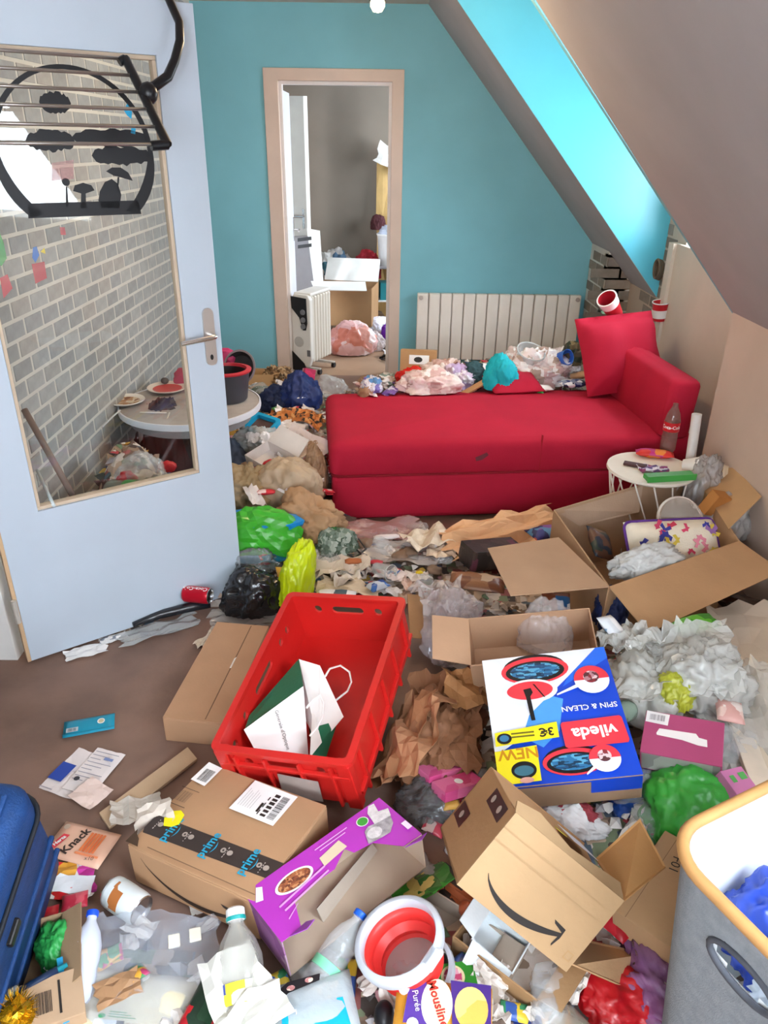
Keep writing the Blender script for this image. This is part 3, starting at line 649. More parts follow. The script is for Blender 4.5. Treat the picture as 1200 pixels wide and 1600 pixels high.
dec(pt, fp, [(.44, .55), (.62, .60), (.61, .78), (.45, .72)], M('d8c6a8', .7, var=.05), 'torn_patch')
dec(pt, fp, ell(.80, .80, .04, .09, 20), LBL, 'green_seal'); dec(pt, fp, ell(.80, .80, .034, .078, 20), M('3da03a', .5, var=.1), 'green_seal')
FUR = M('a9a2a4', .8, .3, 200, .3, 60); FURL = M('d6d0d0', .8, .3, 200, .2, 60)
dec(pt, fp, [(.72, .40), (.76, .62), (.80, .66), (.86, .62), (.90, .68), (.955, .60), (.93, .45), (.87, .34), (.80, .36)], FUR, 'kitten_picture')
dec(pt, fp, [(.84, .62), (.86, .86), (.90, .97), (.94, .95), (.92, .78), (.98, .72), (.955, .58)], FURL, 'kitten_picture'); dec(pt, fp, ell(.80, .50, .05, .10, 16), FURL, 'kitten_picture')
for i in range(3): dec(pt, fp, [(.10+.012*i, .42-.10*i), (.44, .53-.10*i), (.44, .56-.10*i), (.10+.012*i, .45-.10*i)] if i < 2 else [(.10, .18), (.19, .30), (.19, .31), (.10, .20)], M('d79ad6', .5, var=0), 'printed_line')
for i in range(2): dec(pt, fp, rct(.46+.02*i, .86-.06*i, .70-.03*i, .875-.06*i), M('e3b4e2', .5, var=0), 'printed_line')
dec(pt, fp, rct(.955, .18, .99, .34), M('f0d8ee', .5, var=0), 'printed_line')

# delivery box with a smile arrow, tipped on its side, end flaps open
sd = (.293, .187, .253)
sm = thing('smile_box', 'cardboard parcel box printed with a curved arrow, tipped over with flaps open', 'box', (.316, 1.237, .232), (1.022, .632, -.284))
KM = KRAFT('ab8c68'); KD = KRAFT('b58d66'); t = .005; w, d, h = sd
O('front_panel', g_box(w, d, t, (0, 0, h-t)), KM, sm); O('end_panel', g_box(t, d, h-t, (-w/2+t/2, 0, 0)), KRAFT('a9825c'), sm)
O('bottom_panel', g_box(w, t, h-t, (0, -d/2+t/2, 0)), KD, sm); O('back_panel', g_box(w, d, t), KD, sm)
O('top_flap', xf(g_box(w*.97, t, h*.55), (0, d/2-.004, 0), (.10, 0, 0)), KD, sm)
O('top_flap', xm(g_prism([(-w/2, 0), (w/2, 0), (w/2-.01, .035), (0, .02), (-w/2+.06, .045), (-w/2, .03)], [], .004), frame((0, d/2, h-.004), (1, 0, 0), (0, .55, -.9))), KM, sm)
sw_ = lambda x, y, z: pmat(sm) @ Vector((x, y, z))
Bz, Cz = sw_(w/2, d/2, h), sw_(w/2, -d/2, h)
plate(sm, [sw_(w/2, d/2, h), sw_(w/2, d/2, .08), at(1000, 1280, .30), at(1040, 1355, .27)], KRAFT('b98a58'), name='end_flap')
plate(sm, [sw_(w/2, -d/2+.02, h), sw_(w/2, -d/2+.0, h-.14), at(1008, 1490, .03), at(984, 1546, .03)], KRAFT('bf9a72'), name='end_flap')
fs = (frame((-w/2, -d/2, h), (1, 0, 0), (0, 1, 0)), w, d)
smile(sm, fs, .12, .79, .31, .27, .17, .085, M('26211f', .6, var=0))
dec(sm, fs, rct(.905, .10, .965, .20), M('a78459', .7, var=0), 'printed_square', [rct(.912, .112, .958, .188)])
for y in (.80, .64): dec(sm, fs, rct(.0, y, .98, y+.008), M('a88a64', .8, var=0), 'crease')
fe = (frame((-w/2, d/2, 0), (0, -1, 0), (0, 0, 1)), d, h)
dec(sm, fe, rct(.06, .42, .26, .86), M('2f2a28', .4, var=.1), 'tape'); dec(sm, fe, rct(.52, .05, .74, .34), M('2f2a28', .4, var=.1), 'tape')
for x, y in ((.16, .52), (.16, .74), (.63, .20)): dec(sm, fe, ell(x, y, .05, .04, 12), M('a89a90', .6, var=0), 'tape_icon')
O('shipping_label', xm(g_prism(rct(0, 0, .07, .10), [], .0005), frame((w/2-.105, d/2+.002, .05), (1, 0, 0), (0, .1, 1))), M('dfe2ea', .5, var=.03), sm)
O('packing_paper', xf(g_sheet(.22, .06, .03, 8, 9, 5), (-.02, d/2-.03, h*.78), (.9, 0, 0)), LBL, sm)
O('yellow_sticker', xm(g_prism(rct(0, 0, .03, .012), [], .0008), frame((.0, d/2+.006, h*.50), (1, 0, 0), (0, .1, 1))), M('e8d820', .5, var=0), sm)

# blue mop set box, printing upside down for the camera
sp_ = (.353, .415, .103)
bb = thing('mop_set_box', 'blue and white mop set box printed with red buckets, lying upside down', 'box', (.491, 1.58, .223), (.202, -.18, -.027))
BLU = M('1747c6', .3, .02, 30, .08, 5, spec=.5)
O('body', g_box(*sp_), KRAFT('a98a6e'), bb, bevel=.003)
f = face(sp_, 'top'); PW = M('e4e8f2', .35, var=.05); PR = M('e23b48', .4, var=.05); PK = M('17181c', .4, var=.1); YE = M('f2e024', .4, var=.03)
dec(bb, f, rct(.002, .002, .998, .998), BLU, 'cover_print')
dec(bb, f, [(.0, 1), (.93, 1), (.66, .78), (.48, .64), (.30, .50), (.22, .34), (.0, .22)], PW, 'cover_print')
dec(bb, f, [(.93, 1), (1, 1), (1, .9), (.72, .76), (.60, .70), (.66, .78)], M('2f6fe6', .3, var=.05), 'cover_print')
dec(bb, f, [(.30, .50), (.48, .64), (.58, .60), (.50, .36), (.36, .25), (.22, .34)], M('4f9be8', .35, var=.1), 'cover_print')
def bucket(cx, cy, s):
    dec(bb, f, ell(cx, cy+.03*s, .25*s, .115*s), PK, 'bucket_picture'); dec(bb, f, ell(cx, cy+.005*s, .27*s, .115*s), PR, 'bucket_picture')
    dec(bb, f, ell(cx, cy-.005*s, .235*s, .09*s), PK, 'bucket_picture'); dec(bb, f, ell(cx, cy+.0*s, .20*s, .068*s), P(['2d6f9c', '1f4c74', '58a0c4', '16364f'], 60, .4, stretch=(1, 3, 1)), 'bucket_picture')
bucket(.41, .855, 1.); bucket(.55, .125, .82)
dec(bb, f, ell(.34, .685, .215, .098), PW, 'mop_picture'); dec(bb, f, ell(.34, .69, .18, .075), PR, 'mop_picture')
dec(bb, f, [(.29, .70), (.35, .71), (.36, .67), (.335, .64), (.34, .45), (.31, .45), (.30, .64)], PK, 'mop_picture'); dec(bb, f, [(.37, .74), (.385, .735), (.45, .62), (.435, .625)], PK, 'mop_picture')
def disc(cx, cy, s, tx, ty):
    dec(bb, f, [(cx, cy-.02), (cx, cy+.02), (tx, ty+.006), (tx, ty-.006)], PW, 'detail_picture'); dec(bb, f, ell(cx, cy, .135*s, .115*s), PW, 'detail_picture')
    dec(bb, f, [(cx+.135*s*cos(a), cy+.115*s*sin(a)) for a in [pi*k/14 for k in range(15)]], PR, 'detail_picture'); dec(bb, f, ell(cx, cy+.02*s, .06*s, .05*s), P(['8a3038', '5d3238', 'b08088', 'd8c0c4'], 80), 'detail_picture')
disc(.83, .725, 1., .54, .63); disc(.77, .125, .82, .62, .03)
txt(bb, f, 'SPIN & CLEAN', .755, .505, .0235, LBL, pi, bold=.01)
dec(bb, f, [(p[0]*.46+.515, p[1]*.20+.215) for p in [(.04, 0), (.97, 0), (1, .1), (.98, .93), (.95, 1), (.03, .95), (0, .88), (.0, .06)]], PR, 'logo_panel')
txt(bb, f, 'vileda', .745, .315, .050, LBL, pi+.02, bold=.025)
dec(bb, f, [(.015, .275), (.485, .30), (.49, .415), (.02, .375)], YE, 'offer_strip'); txt(bb, f, '3€', .40, .35, .034, INK, pi, bold=.03)
for i in range(2): dec(bb, f, rct(.14, .325+.025*i, .31, .337+.025*i), M('6d6520', .5, var=0), 'printed_line')
dec(bb, f, ell(.085, .325, .055, .04), PK, 'bucket_picture'); dec(bb, f, ell(.085, .327, .035, .025), M('3a78a0', .4, var=.1), 'bucket_picture')
dec(bb, f, [(.0, .0), (.30, .01), (.31, .255), (.0, .235)], YE, 'offer_strip'); txt(bb, f, 'NEW', .17, .21, .045, M('c98a14', .5, var=0), pi, bold=.02)
dec(bb, f, ell(.19, .09, .09, .06), PK, 'bucket_picture'); dec(bb, f, ell(.19, .085, .07, .035), M('3f6f80', .4, var=.2), 'bucket_picture'); dec(bb, f, ell(.2, .02, .05, .02), M('d8a090', .4, var=.2), 'bucket_picture')
f2 = face(sp_, 'front'); dec(bb, f2, rct(.64, .45, .995, .99), BLU, 'cover_print'); dec(bb, f2, rct(.0, .93, .64, .99), BLU, 'cover_print')
f3 = face(sp_, 'left'); dec(bb, f3, rct(.0, .4, 1, .99), M('dfe3ee', .4, var=.05), 'cover_print')

# big open carton by the wall and what lies in it
oc = thing('large_carton', 'large open cardboard carton by the wall with its flaps folded out', 'box', (1.06, 2.6, 0))
KC = 'b3906f'
rim_ = [at(952, 917, .35), Vector((1.36, 2.50, .35)), Vector((1.42, 3.17, .36)), at(866, 797, .35)]
bot_ = [Vector((p.x*.97+.02, p.y*.97+.08, .02)) for p in rim_]
for i, k in enumerate(('front', 'right', 'back', 'left')):
    j = (i+1) % 4; plate(oc, [bot_[i], bot_[j], rim_[j], rim_[i]], KRAFT(['a98463', 'b3906f', 'bd9d80', 'b3906f'][i]), .006, 'side_panel')
plate(oc, bot_, KRAFT(KC), .006, 'bottom_panel')
plate(oc, [at(873, 840, .35), rim_[0], at(798, 931, .33), at(762, 857, .34)], KRAFT('b9977a'))
plate(oc, [rim_[0], rim_[1], at(1222, 893, .30), at(1012, 990, .29)], KRAFT('b8916b'))
plate(oc, [rim_[2], rim_[1]+Vector((0, .1, .0)), at(1190, 776, .43), at(1148, 731, .43)], KRAFT('c09a70'))
plate(oc, [rim_[3], rim_[3].lerp(rim_[2], .62), at(998, 800, .25), at(905, 822, .24)], KRAFT('c0a48c'))
bg_ = thing('lunch_bag', 'cream fabric bag printed with butterflies and edged in purple, inside the large carton', 'bag', at(1040, 862, .24), (.85, .05, .22))
O('body', xf(g_packet(.40, .23, .12, 6, 13, .06), (0, 0, 0)), M('efe6d2', .8, .15, 150, .05, 20), bg_, smooth=2)
O('piping', g_tube([(x*1.0, y, .06) for x, y in rrect(.40, .232, .03, 4)], .006, 6, True), M('5c2f88', .6, var=0), bg_, smooth=2)
R = random.Random(4)
for k in range(34):
    x, y = R.uniform(-.165, .165), R.uniform(-.085, .09); c = R.choice(['d8486a', 'e08a9c', '3b3f98', 'd8bf4a', '9c6fb0', 'c93a54']); s = R.uniform(.012, .024)
    zz = .06+.06*max(0, (1-abs(x/.2)**4)*(1-abs(y/.099)**4))**.6+.006
    a = R.uniform(0, 6)
    O('butterfly_print', xf(g_poly([(0, 0), (s, s*.9), (s*1.3, .1*s), (s*.6, -.4*s), (.7*s, -s), (.1*s, -.7*s), (-.5*s, -s*.9), (-.6*s, -.3*s), (-1.3*s, .2*s), (-.9*s, s)]), (x, y, zz), (0, 0, a)), M(c, .7, var=.1), bg_)

# dotted outside: laundry basket
lb = thing('laundry_basket', 'grey fabric laundry basket with a tan rim and white lining', 'basket', (.79, .85, .0), (0, 0, .47))
GB = M('858a90', .9, .35, 420, .10, 60, spec=.1); LIN = M('eef1f2', .7, .05, 30, .03, 8); TAN = M('b98a55', .55, .1, 60, .08, 20)
bw, bd, bh = .46, .39, .60
def bl(s, z, i=0): return [(x*s, y*s, z) for x, y in rrect(bw-i, bd-i, .09, 6)]
lv = [(.86, 0), (.88, .05), (.92, .2), (.96, .4), (1., bh)]
fine = []
V, F = [], []
N = 28; loops = []
for k in range(41):
    z = bh*k/40; s = .80+.20*k/40
    pts = rrect(bw*s, bd*s, .09, 8); dense = []
    for a in range(len(pts)):
        p, q = pts[a], pts[(a+1) % len(pts)]; m = max(1, int(math.hypot(q[0]-p[0], q[1]-p[1])/.012))
        m = 1 if m < 3 else 24
        dense += [(p[0]+(q[0]-p[0])*b/m, p[1]+(q[1]-p[1])*b/m, z) for b in range(m)]
    loops.append(dense)
g = g_loft(loops, True, False)
hz = .49
def inhole(v): return v.x < -.3*bw*.9 and (v.y/.065)**2+((v.z-hz)/.036)**2 < 1 and v.x < -.1
Vv = [Vector(v) for v in g[0]]
F1 = [f for f in g[1] if len(f) > 4 or not inhole(sum((Vv[i] for i in f), Vector())/len(f))]
O('outer_cloth', (Vv, F1), GB, lb, smooth=.7)
inn_ = [Vector((v.x*.97, v.y*.97, v.z+.008)) for v in Vv]
O('lining', (inn_, [tuple(reversed(f)) for f in F1]), LIN, lb, smooth=.7)
O('handle_binding', g_tube([(-bw*(.80+.20*(hz+.036*sin(a))/bh)/2-.001, .065*cos(a), hz+.036*sin(a)) for a in [2*pi*k/24 for k in range(24)]], .006, 6, True), M('4a4d55', .8, var=0), lb, smooth=2)
O('rim', g_tube([(x, y, bh) for x, y in rrect(bw, bd, .09, 8)], .0115, 8, True), TAN, lb, smooth=2)
# suitcase
SUI = M('163c70', .55, .25, 220, .15, 40, spec=.3)
su = thing('suitcase', 'dark blue ribbed suitcase standing at the edge of the cleared floor', 'suitcase', (-.90, 1.09, .03), (.42, .19, .05))
suw, sul, suh = .22, .42, .50
O('shell', g_loft([[(x, y, z) for x, y in rrect(suw-2*i, sul-2*i, .05)] for z, i in ((0, .02), (.02, 0), (suh-.03, 0), (suh-.008, .012), (suh, .035))]), SUI, su, smooth=.8)
for x in (-.075, -.04, -.005, .03, .065): O('ridge', g_box(.012, sul-.06, .012, (x, 0, suh-.004)), SUI, su, bevel=.005)
for z in (.1, .2): O('ridge', g_box(.012, sul-.04, .012, (suw/2+.001, 0, z)), SUI, su, bevel=.004)
O('zipper', g_tube([(x, y, suh*.80) for x, y in rrect(suw+.008, sul+.008, .052)], .006, 6, True), M('151a22', .6, var=0), su, smooth=2)
O('lock', g_box(.014, .05, .03, (suw/2+.003, -.02, suh*.55)), M('1a1614', .4, var=.2), su, bevel=.004)
O('caster', xf(g_tube([(-.012, 0, 0), (.012, 0, 0)], .022, 12), (suw/2-.02, -sul/2, .02)), BLACK, su, smooth=.6)

# collapsible bucket
bk = thing('collapsible_bucket', 'round red and grey collapsible bucket tipped toward the floor', 'bucket', at(648, 1515, .06), (-.20, -.30, .5))
O('rim', g_lathe([(.086, .088), (.098, .088), (.1, .096), (.1, .112), (.096, .116), (.087, .116), (.084, .11), (.084, .095), (.086, .088)], 48), M('c6ccd6', .35, var=.02), bk, smooth=.8)
O('bellows', g_lathe([(.058, .012), (.074, .02), (.068, .04), (.082, .055), (.078, .075), (.09, .09), (.086, .09), (.074, .075), (.078, .055), (.064, .04), (.070, .022), (.056, .014)], 48, cap=False), M('e0332f', .4, var=.04), bk, smooth=.9)
O('floor_disc', g_lathe([(0, .006), (.066, .006), (.07, .014), (.062, .018), (0, .018)], 48), M('b5aeac', .5, .05, 60, var=.06), bk, smooth=.6)
O('spout', xf(g_box(.05, .03, .016, (0, -.095, .10)), (0, 0, 0), (0, 0, .4)), M('d3d8e0', .35, var=0), bk, bevel=.006)
O('ring', xf(g_lathe([(.078, 0), (.088, 0), (.09, .01), (.088, .02), (.078, .02), (.076, .01), (.078, 0)], 40), (0, 0, -.02)), M('c0c6d0', .4, var=.02), bk, smooth=.8)

# ================================================================== the litter
def hm(x, y):                              # how deep the litter lies
    z = 0
    for cx, cy, sx, sy, h in ((-.62, 4.0, .36, .75, .20), (-.5, 3.0, .3, .35, .13), (.45, 4.66, .9, .34, .38), (1.05, 4.45, .3, .2, .08), (-1.12, 2.98, .2, .38, .50), (.93, 4.5, .42, .22, .22), (.2, 4.5, .4, .25, .08), (.25, 2.85, .5, .28, .06), (.75, 2.0, .4, .4, .13), (1.05, 1.6, .35, .5, .18), (.55, 1.5, .25, .3, .10), (.35, 1.0, .5, .2, .05), (-.55, .95, .3, .22, .035), (-.95, 5.1, .3, .5, .16), (1.3, 3.1, .2, .2, .12), (-.95, 2.9, .2, .3, .05)):
        z += h*math.exp(-((x-cx)/sx)**2-((y-cy)/sy)**2)
    return z
def pos(u, v, dz=0.):                      # room point on top of the litter seen at a place of the photograph
    d = ray(u, v); t = .8                    # walk down the line of sight until it meets the litter or the sofa seat
    while t < 8:
        p = CP + d*t
        if p.z <= top_at(p.x, p.y, dz): return p
        t += .006
    return at(u, v, 0)
def top_at(x, y, dz): return .44 if (-.25 < x < 1.5 and 3.3 < y-.1*(x+.25) < 4.08) else hm(x, y)+min(dz, .16)
# small scraps that nobody could count, over a low mound
scr = {}
SCOL = ['d9cfc6', 'e8e2dc', 'b39a80', '8f7660', 'c9b09a', '6f5d52', 'b7484e', '4a5a78', '5d7a5c', 'd6a0a4', 'a8a4a6', '3f3836', 'c7a04a', 'e9dfd6', '95806f', 'cbbfb6']
R = random.Random(11)
def clear_of(x, y): return not ((-.2 < x < 1.5 and 3.4 < y-.1*(x+.25) < 4.1) or (.8 < x < 1.4 and 2.45 < y < 3.0) or (.6 < x < 1.0 and y < 1.0))
def in_litter(x, y): return clear_of(x, y) and hm(x, y) > .022 and not (x < -.35 and 1.4 < y < 2.45) and not (-1.4 < x < -.3 and y < .6)
V, F = [], []
for sx in range(9000):
    x, y = R.uniform(-1.25, 1.5), R.uniform(.78, 5.6)
    h = hm(x, y)
    if not in_litter(x, y) or (y > 5.0 and R.random() < .3): continue
    if R.random() > min(1, h*9+.25): continue
    c = R.choice(SCOL); s = R.uniform(.010, .030)*(1.25 if y > 2.4 else 1.); z = max(.002, h-.02+R.uniform(-.02, .012))
    a, b = R.uniform(0, 6.3), R.uniform(-.6, .6)
    q = [Vector((cos(a+k*pi/2+R.uniform(-.4, .4))*s*R.uniform(.5, 1.2), sin(a+k*pi/2)*s*R.uniform(.5, 1.2), R.uniform(-.5, .5)*s)) for k in range(4)]
    m = Vector((x, y, z+.01)); g = ([m+p for p in q]+[m+Vector((0, 0, R.uniform(.2, .6)*s)), m-Vector((0, 0, .3*s))], [(0, 1, 4), (1, 2, 4), (2, 3, 4), (3, 0, 4), (1, 0, 5), (2, 1, 5), (3, 2, 5), (0, 3, 5)])
    scr.setdefault(c, []).append(g)
GV, GF = [], []
nx, ny = 84, 150
for j in range(ny):
    for i in range(nx):
        x, y = -1.3+2.8*i/(nx-1), .7+4.95*j/(ny-1); h = hm(x, y)
        GV.append((x, y, h-.022+.03*noise.noise(Vector((x*9, y*9, 0)))*min(1, h*8)))
for j in range(ny-1):
    for i in range(nx-1):
        a = j*nx+i
        if max(GV[k][2] for k in (a, a+1, a+nx, a+nx+1)) > .004 and clear_of(GV[a][0], GV[a][1]): GF.append((a, a+1, a+nx+1, a+nx))
mats, GG, idx = [P(['8f7a68', 'b9a592', '6d5a4e', 'd3c7bc', '9a5a58', '5d6a78', 'c8b098', '4b403b', 'ddd2ca', '7f8a6c'], 26, .7)], [(GV, GF)], [0]*len(GF)
for c, gs in scr.items(): mats.append(M(c, .6, 0, var=0)); g = join(*gs); GG.append(g); idx += [len(mats)-1]*len(g[1])
me = bpy.data.meshes.new('litter'); g = join(*GG); me.from_pydata([tuple(v) for v in g[0]], [], g[1])
for m in mats: me.materials.append(m)
me.polygons.foreach_set('material_index', idx)
lo = bpy.data.objects.new('litter', me); COL.objects.link(lo); lo['kind'] = 'stuff'; lo['label'] = 'small scraps of wrappers, paper and crumbs trodden over the floor'
lo['category'] = 'litter'

# makers of single pieces of rubbish; each returns the top-level thing
SEED = [100]
def sd_(): SEED[0] += 1; return SEED[0]
def paper(name, lab, cat, p, w, l, mat, rz=0., amp=.03, n=9, folds=5, tilt=(0, 0), curl=0., group=None):
    return tag(O(name, g_sheet(w, l, amp, sd_(), n, folds, curl), mat, loc=p, rot=(tilt[0], tilt[1], rz)), lab, cat, group)
def bag(name, lab, p, r, mat, rz=0., ridge=.4, fr=1.7, tilt=(0, 0), n=5, cat='bag', group=None, smooth=2.5):
    return tag(O(name, g_blob(*r, sd_(), n, ridge, fr), mat, loc=p, rot=(tilt[0], tilt[1], rz), smooth=smooth), lab, cat, group)
def packet(name, lab, p, w, l, h, mat, rz=0., tilt=(0, 0), cat='packet', group=None, root=False):
    if not root: return tag(O(name, g_packet(w, l, h, sd_(), 9), mat, loc=p, rot=(tilt[0], tilt[1], rz), smooth=2), lab, cat, group)
    r = thing(name, lab, cat, p, (tilt[0], tilt[1], rz), group); O('wrapper', g_packet(w, l, h, sd_(), 9), mat, r, smooth=2); return r
def boxlet(name, lab, p, d, mat, rz=0., tilt=(0, 0), cat='box', group=None, lid=None):
    r = thing(name, lab, cat, p, (tilt[0], tilt[1], rz), group)
    O('body', g_box(*d), mat, r, bevel=.0015)
    if lid: O('side_print', g_box(d[0]*.96, .001, d[2]*.9, (0, -d[1]/2, d[2]*.05)), lid, r)
    return r
def can(name, lab, p, r, h, mat, rot, label=None, group=None):
    c = thing(name, lab, 'can', p, rot, group); S = M('c9c9cb', .25, 0, var=0, metal=1)
    O('body', g_lathe([(r*.86, .004), (r*.97, .008), (r, .016), (r, h-.016), (r*.97, h-.008), (r*.9, h-.003)], 28, cap=False), mat, c, smooth=.7)
    O('lid', g_lathe([(0, h-.006), (r*.82, h-.006), (r*.86, h), (r*.92, h-.002)], 28, cap=False), S, c, smooth=.7); O('bottom', g_lathe([(0, .010), (r*.7, .006), (r*.82, 0), (r*.88, .005)], 28, cap=False), S, c, smooth=.7)
    return c
def bottle(name, lab, p, r, h, mat, rot, cap=None, label=None, group=None, cat='bottle', content=None, lz=(.38, .62)):
    b = thing(name, lab, cat, p, rot, group)
    O('body', g_lathe([(0, .004), (r*.8, 0), (r, .012), (r, h*.30), (r*.94, h*.36), (r, h*.44), (r, h*.62), (r*.78, h*.76), (r*.38, h*.88), (r*.34, h*.9), (r*.34, h*.95)], 22), mat, b, smooth=.9)
    if cap: O('cap', g_lathe([(r*.42, h*.94), (r*.44, h*.95), (r*.44, h), (r*.38, h*1.01), (0, h*1.01)], 16), cap, b, smooth=.7)
    if label: O('label', g_lathe([(r*1.015, h*lz[0]), (r*1.02, h*lz[0]+.001), (r*1.02, h*lz[1])], 22, cap=False), label, b, smooth=.9)
    return b
def cup(name, lab, p, r, h, mat, rot, inner=None, group=None, cat='cup', taper=.75):
    c = thing(name, lab, cat, p, rot, group)
    O('wall', g_lathe([(0, .002), (r*taper, 0), (r, h), (r*.95, h), (r*taper*.94, .006), (0, .007)], 24), mat, c, smooth=.7)
    O('lip', g_lathe([(r, h-.004), (r*1.05, h-.002), (r*1.05, h+.003), (r*.96, h+.003), (r*.95, h-.002), (r, h-.004)], 24), inner or WHITE, c, smooth=.8)
    return c
BAGW = FILM('e6e8e6', .5, .2); CLEAR = FILM('e4e8ea', .30, .1); BAGBEIGE = M('b8a084', .5, .2, 25, .12, 10, alpha=.96)

# ---- at the foot of the white door
sc_ = can('soda_can', 'red soda can lying against the foot of the white door', at(287, 927, .085), .033, .115, M('c4122a', .3, 0, var=.03, metal=.3), (pi/2*.97, 0, 1.35))
wrap_txt(sc_, 'Coca-Cola', .024, .033, .058, LBL, pi/2+.2)
bag('black_bag', 'crumpled shiny black plastic bag beside the door edge', pos(396, 950, .0), (.115, .10, .12), M('16171a', .22, .2, 30, .1, spec=.7), .2, .36, 1.6)
bag('clear_wrap', 'grey see-through plastic wrap behind the black bag', pos(395, 892, .02), (.10, .07, .07), FILM('8d9498', .5), .4, .5)
bag('lime_bag', 'bright lime yellow plastic bag standing upright next to the black bag', pos(460, 945, .0), (.065, .10, .20), M('c6d80a', .3, .2, 30, .08, spec=.6), -.3, .34, 1.5, tilt=(-.2, .1))
gb = thing('green_bag', 'green plastic bag with blue bands lying behind the door edge', 'bag', pos(405, 862, .0), (0, 0, .05))
O('body', g_blob(.20, .10, .14, 77, 4, .3, 1.4), M('3fae2c', .3, .2, 25, .15, 9, alpha=.95, spec=.6), gb); O('band', xf(g_blob(.19, .085, .05, 78, 3, .3, 1.4), (-.01, .02, .115)), M('1283c9', .3, .2, 25, .08), gb); O('band', xf(g_blob(.19, .09, .03, 79, 3, .3), (0, -.02, 0)), M('136c8c', .35, .2, 25, .08), gb)
packet('gold_packet', 'gold and white snack packet between the lime bag and the black bag', pos(445, 905, .05), .07, .10, .03, P(['d6a23a', 'e8e2d6', '2f7fae'], 16), .4, (.5, .2))
bag('red_wrapper', 'small red crumpled wrapper under the green bag', pos(412, 880, .03), (.03, .025, .03), M('c9181e', .4, .1), 0, .5, n=3, cat='wrapper')
tag(O('black_roll', g_tube([at(208, 976, .03), at(250, 960, .03), at(300, 948, .035), at(328, 944, .03)], [.010, .018, .02, .016], 10), M('202228', .25, .2, 30, .1, spec=.7), smooth=2), 'black plastic roll lying along the bottom of the white door', 'roll')
paper('clear_film', 'strip of clear plastic film in front of the black roll', 'plastic', at(250, 985, .003), .30, .09, FILM('c9cccc', .4), .55, .02)
paper('clear_film', 'torn clear film beside the long brown cardboard box', 'plastic', at(380, 965, .003), .26, .16, FILM('cfc9c2', .42), .2, .035)
paper('white_paper', 'white folded paper poking out under the hinge side of the door', 'paper', at(135, 1020, .002), .14, .07, M('eeeae6', .6, .05), .5, .02)
paper('white_paper', 'small white printed paper slip pushed under the door', 'paper', at(178, 998, .002), .10, .045, P(['eeeae6', 'eeeae6', '8d8f98', 'f4f2ee'], 60), .55, .008)
paper('paper_scrap', 'beige torn scrap by the door bottom', 'scrap', at(207, 999, .002), .06, .03, M('d9c4a4', .7), .4, .012, 6)
paper('paper_scrap', 'yellowish crumpled tissue beside the corner of the long box', 'tissue', at(325, 1003, .002), .10, .06, M('d8c8b4', .7, .1), 1.1, .03, 8)
# ---- behind the glass and on the table
tb = thing('side_table', 'round grey table with white edge behind the open door', 'table', (-.985, 3.62, .0))
O('tabletop', g_lathe([(0, .47), (.335, .47), (.345, .478), (.345, .50), (.335, .505), (0, .505)], 48), M('a89f98', .6, .1, 60, .15, 8), tb, smooth=.6)
O('edge', g_lathe([(.345, .475), (.352, .475), (.354, .49), (.352, .505), (.345, .506), (.345, .475)], 48), M('dfe2ea', .4, var=.02), tb, smooth=.7)
O('apron', g_lathe([(.30, .42), (.30, .47), (.292, .47), (.292, .42), (.30, .42)], 40), M('8a888a', .6, var=.08), tb, smooth=.6)
for a in (.6, 2.2, 3.75, 5.3): O('leg', g_tube([(.26*cos(a), .26*sin(a), .47), (.29*cos(a), .29*sin(a), 0)], .016, 8), M('8f8780', .5, var=.05), tb, smooth=2)
for q in (.16,): O('crossbar', g_tube([(.28*cos(.6), .28*sin(.6), q), (.28*cos(3.75), .28*sin(3.75), q)], .010, 8), M('8f8780', .5, var=.05), tb, smooth=2)
def plate_(name, lab, p, r, c, rim, tilt=(0, 0)):
    t_ = thing(name, lab, 'plate', p, (tilt[0], tilt[1], 0)); O('dish', g_lathe([(0, 0), (r*.6, 0), (r, .018), (r*.98, .022), (r*.62, .007), (0, .006)], 36), rim, t_, smooth=.9); O('food_remains', g_lathe([(0, .0075), (r*.55, .008), (r*.72, .0125)], 24, cap=False), c, t_, smooth=.9); return t_
plate_('plate', 'white plate with food remains on the grey table', at(197, 630, .507), .095, P(['d9c6a8', 'b98a5c', 'e2d6c4', '8a5a3c'], 40), M('e4ddd2', .3, var=.03))
plate_('plate', 'white plate with a red centre, further along the grey table', at(262, 610, .507), .105, M('c0403c', .4, .1, var=.15), M('ddcfc2', .3, var=.03))
tag(O('dark_pebble', xf(ico(2), (0, 0, .018), (0, 0, 0), (.022, .02, .018)), M('3a302c', .6, .1), loc=at(258, 600, .52), smooth=2), 'small dark lump on the red-centred plate', 'food')
tag(O('knife', g_prism([(-.06, -.004), (.06, -.006), (.07, .0), (.06, .005), (-.06, .004)], [], .004), M('e6e2da', .3, var=0), loc=at(238, 644, .512)), 'white plastic knife at the front of the grey table', 'cutlery')
tag(O('fork', g_tube([at(188, 641, .53), at(172, 655, .515), at(160, 667, .50)], .004, 6), M('d9dade', .3, var=0), smooth=2), 'thin pale fork sticking out from the food plate', 'cutlery')
tag(O('cable', g_tube([at(265, 645, .508), at(258, 662, .50), at(256, 690, .36), at(262, 715, .24)], .004, 6), M('d9cdb8', .5, var=0), smooth=2), 'pale cable hanging over the edge of the grey table', 'cable')
po = thing('cooking_pot', 'dark grey pot with a red inner rim on the grey table', 'pot', at(358, 624, .507)); PG = M('46474f', .45, .05, 60, var=.08)
O('body', g_lathe([(0, 0), (.085, 0), (.095, .01), (.112, .15), (.112, .155), (.10, .155), (.088, .012), (0, .008)], 36), PG, po, smooth=.7); O('rim', g_lathe([(.098, .148), (.122, .150), (.124, .158), (.10, .162), (.098, .148)], 36), M('c8303c', .4, var=.03), po, smooth=.8)
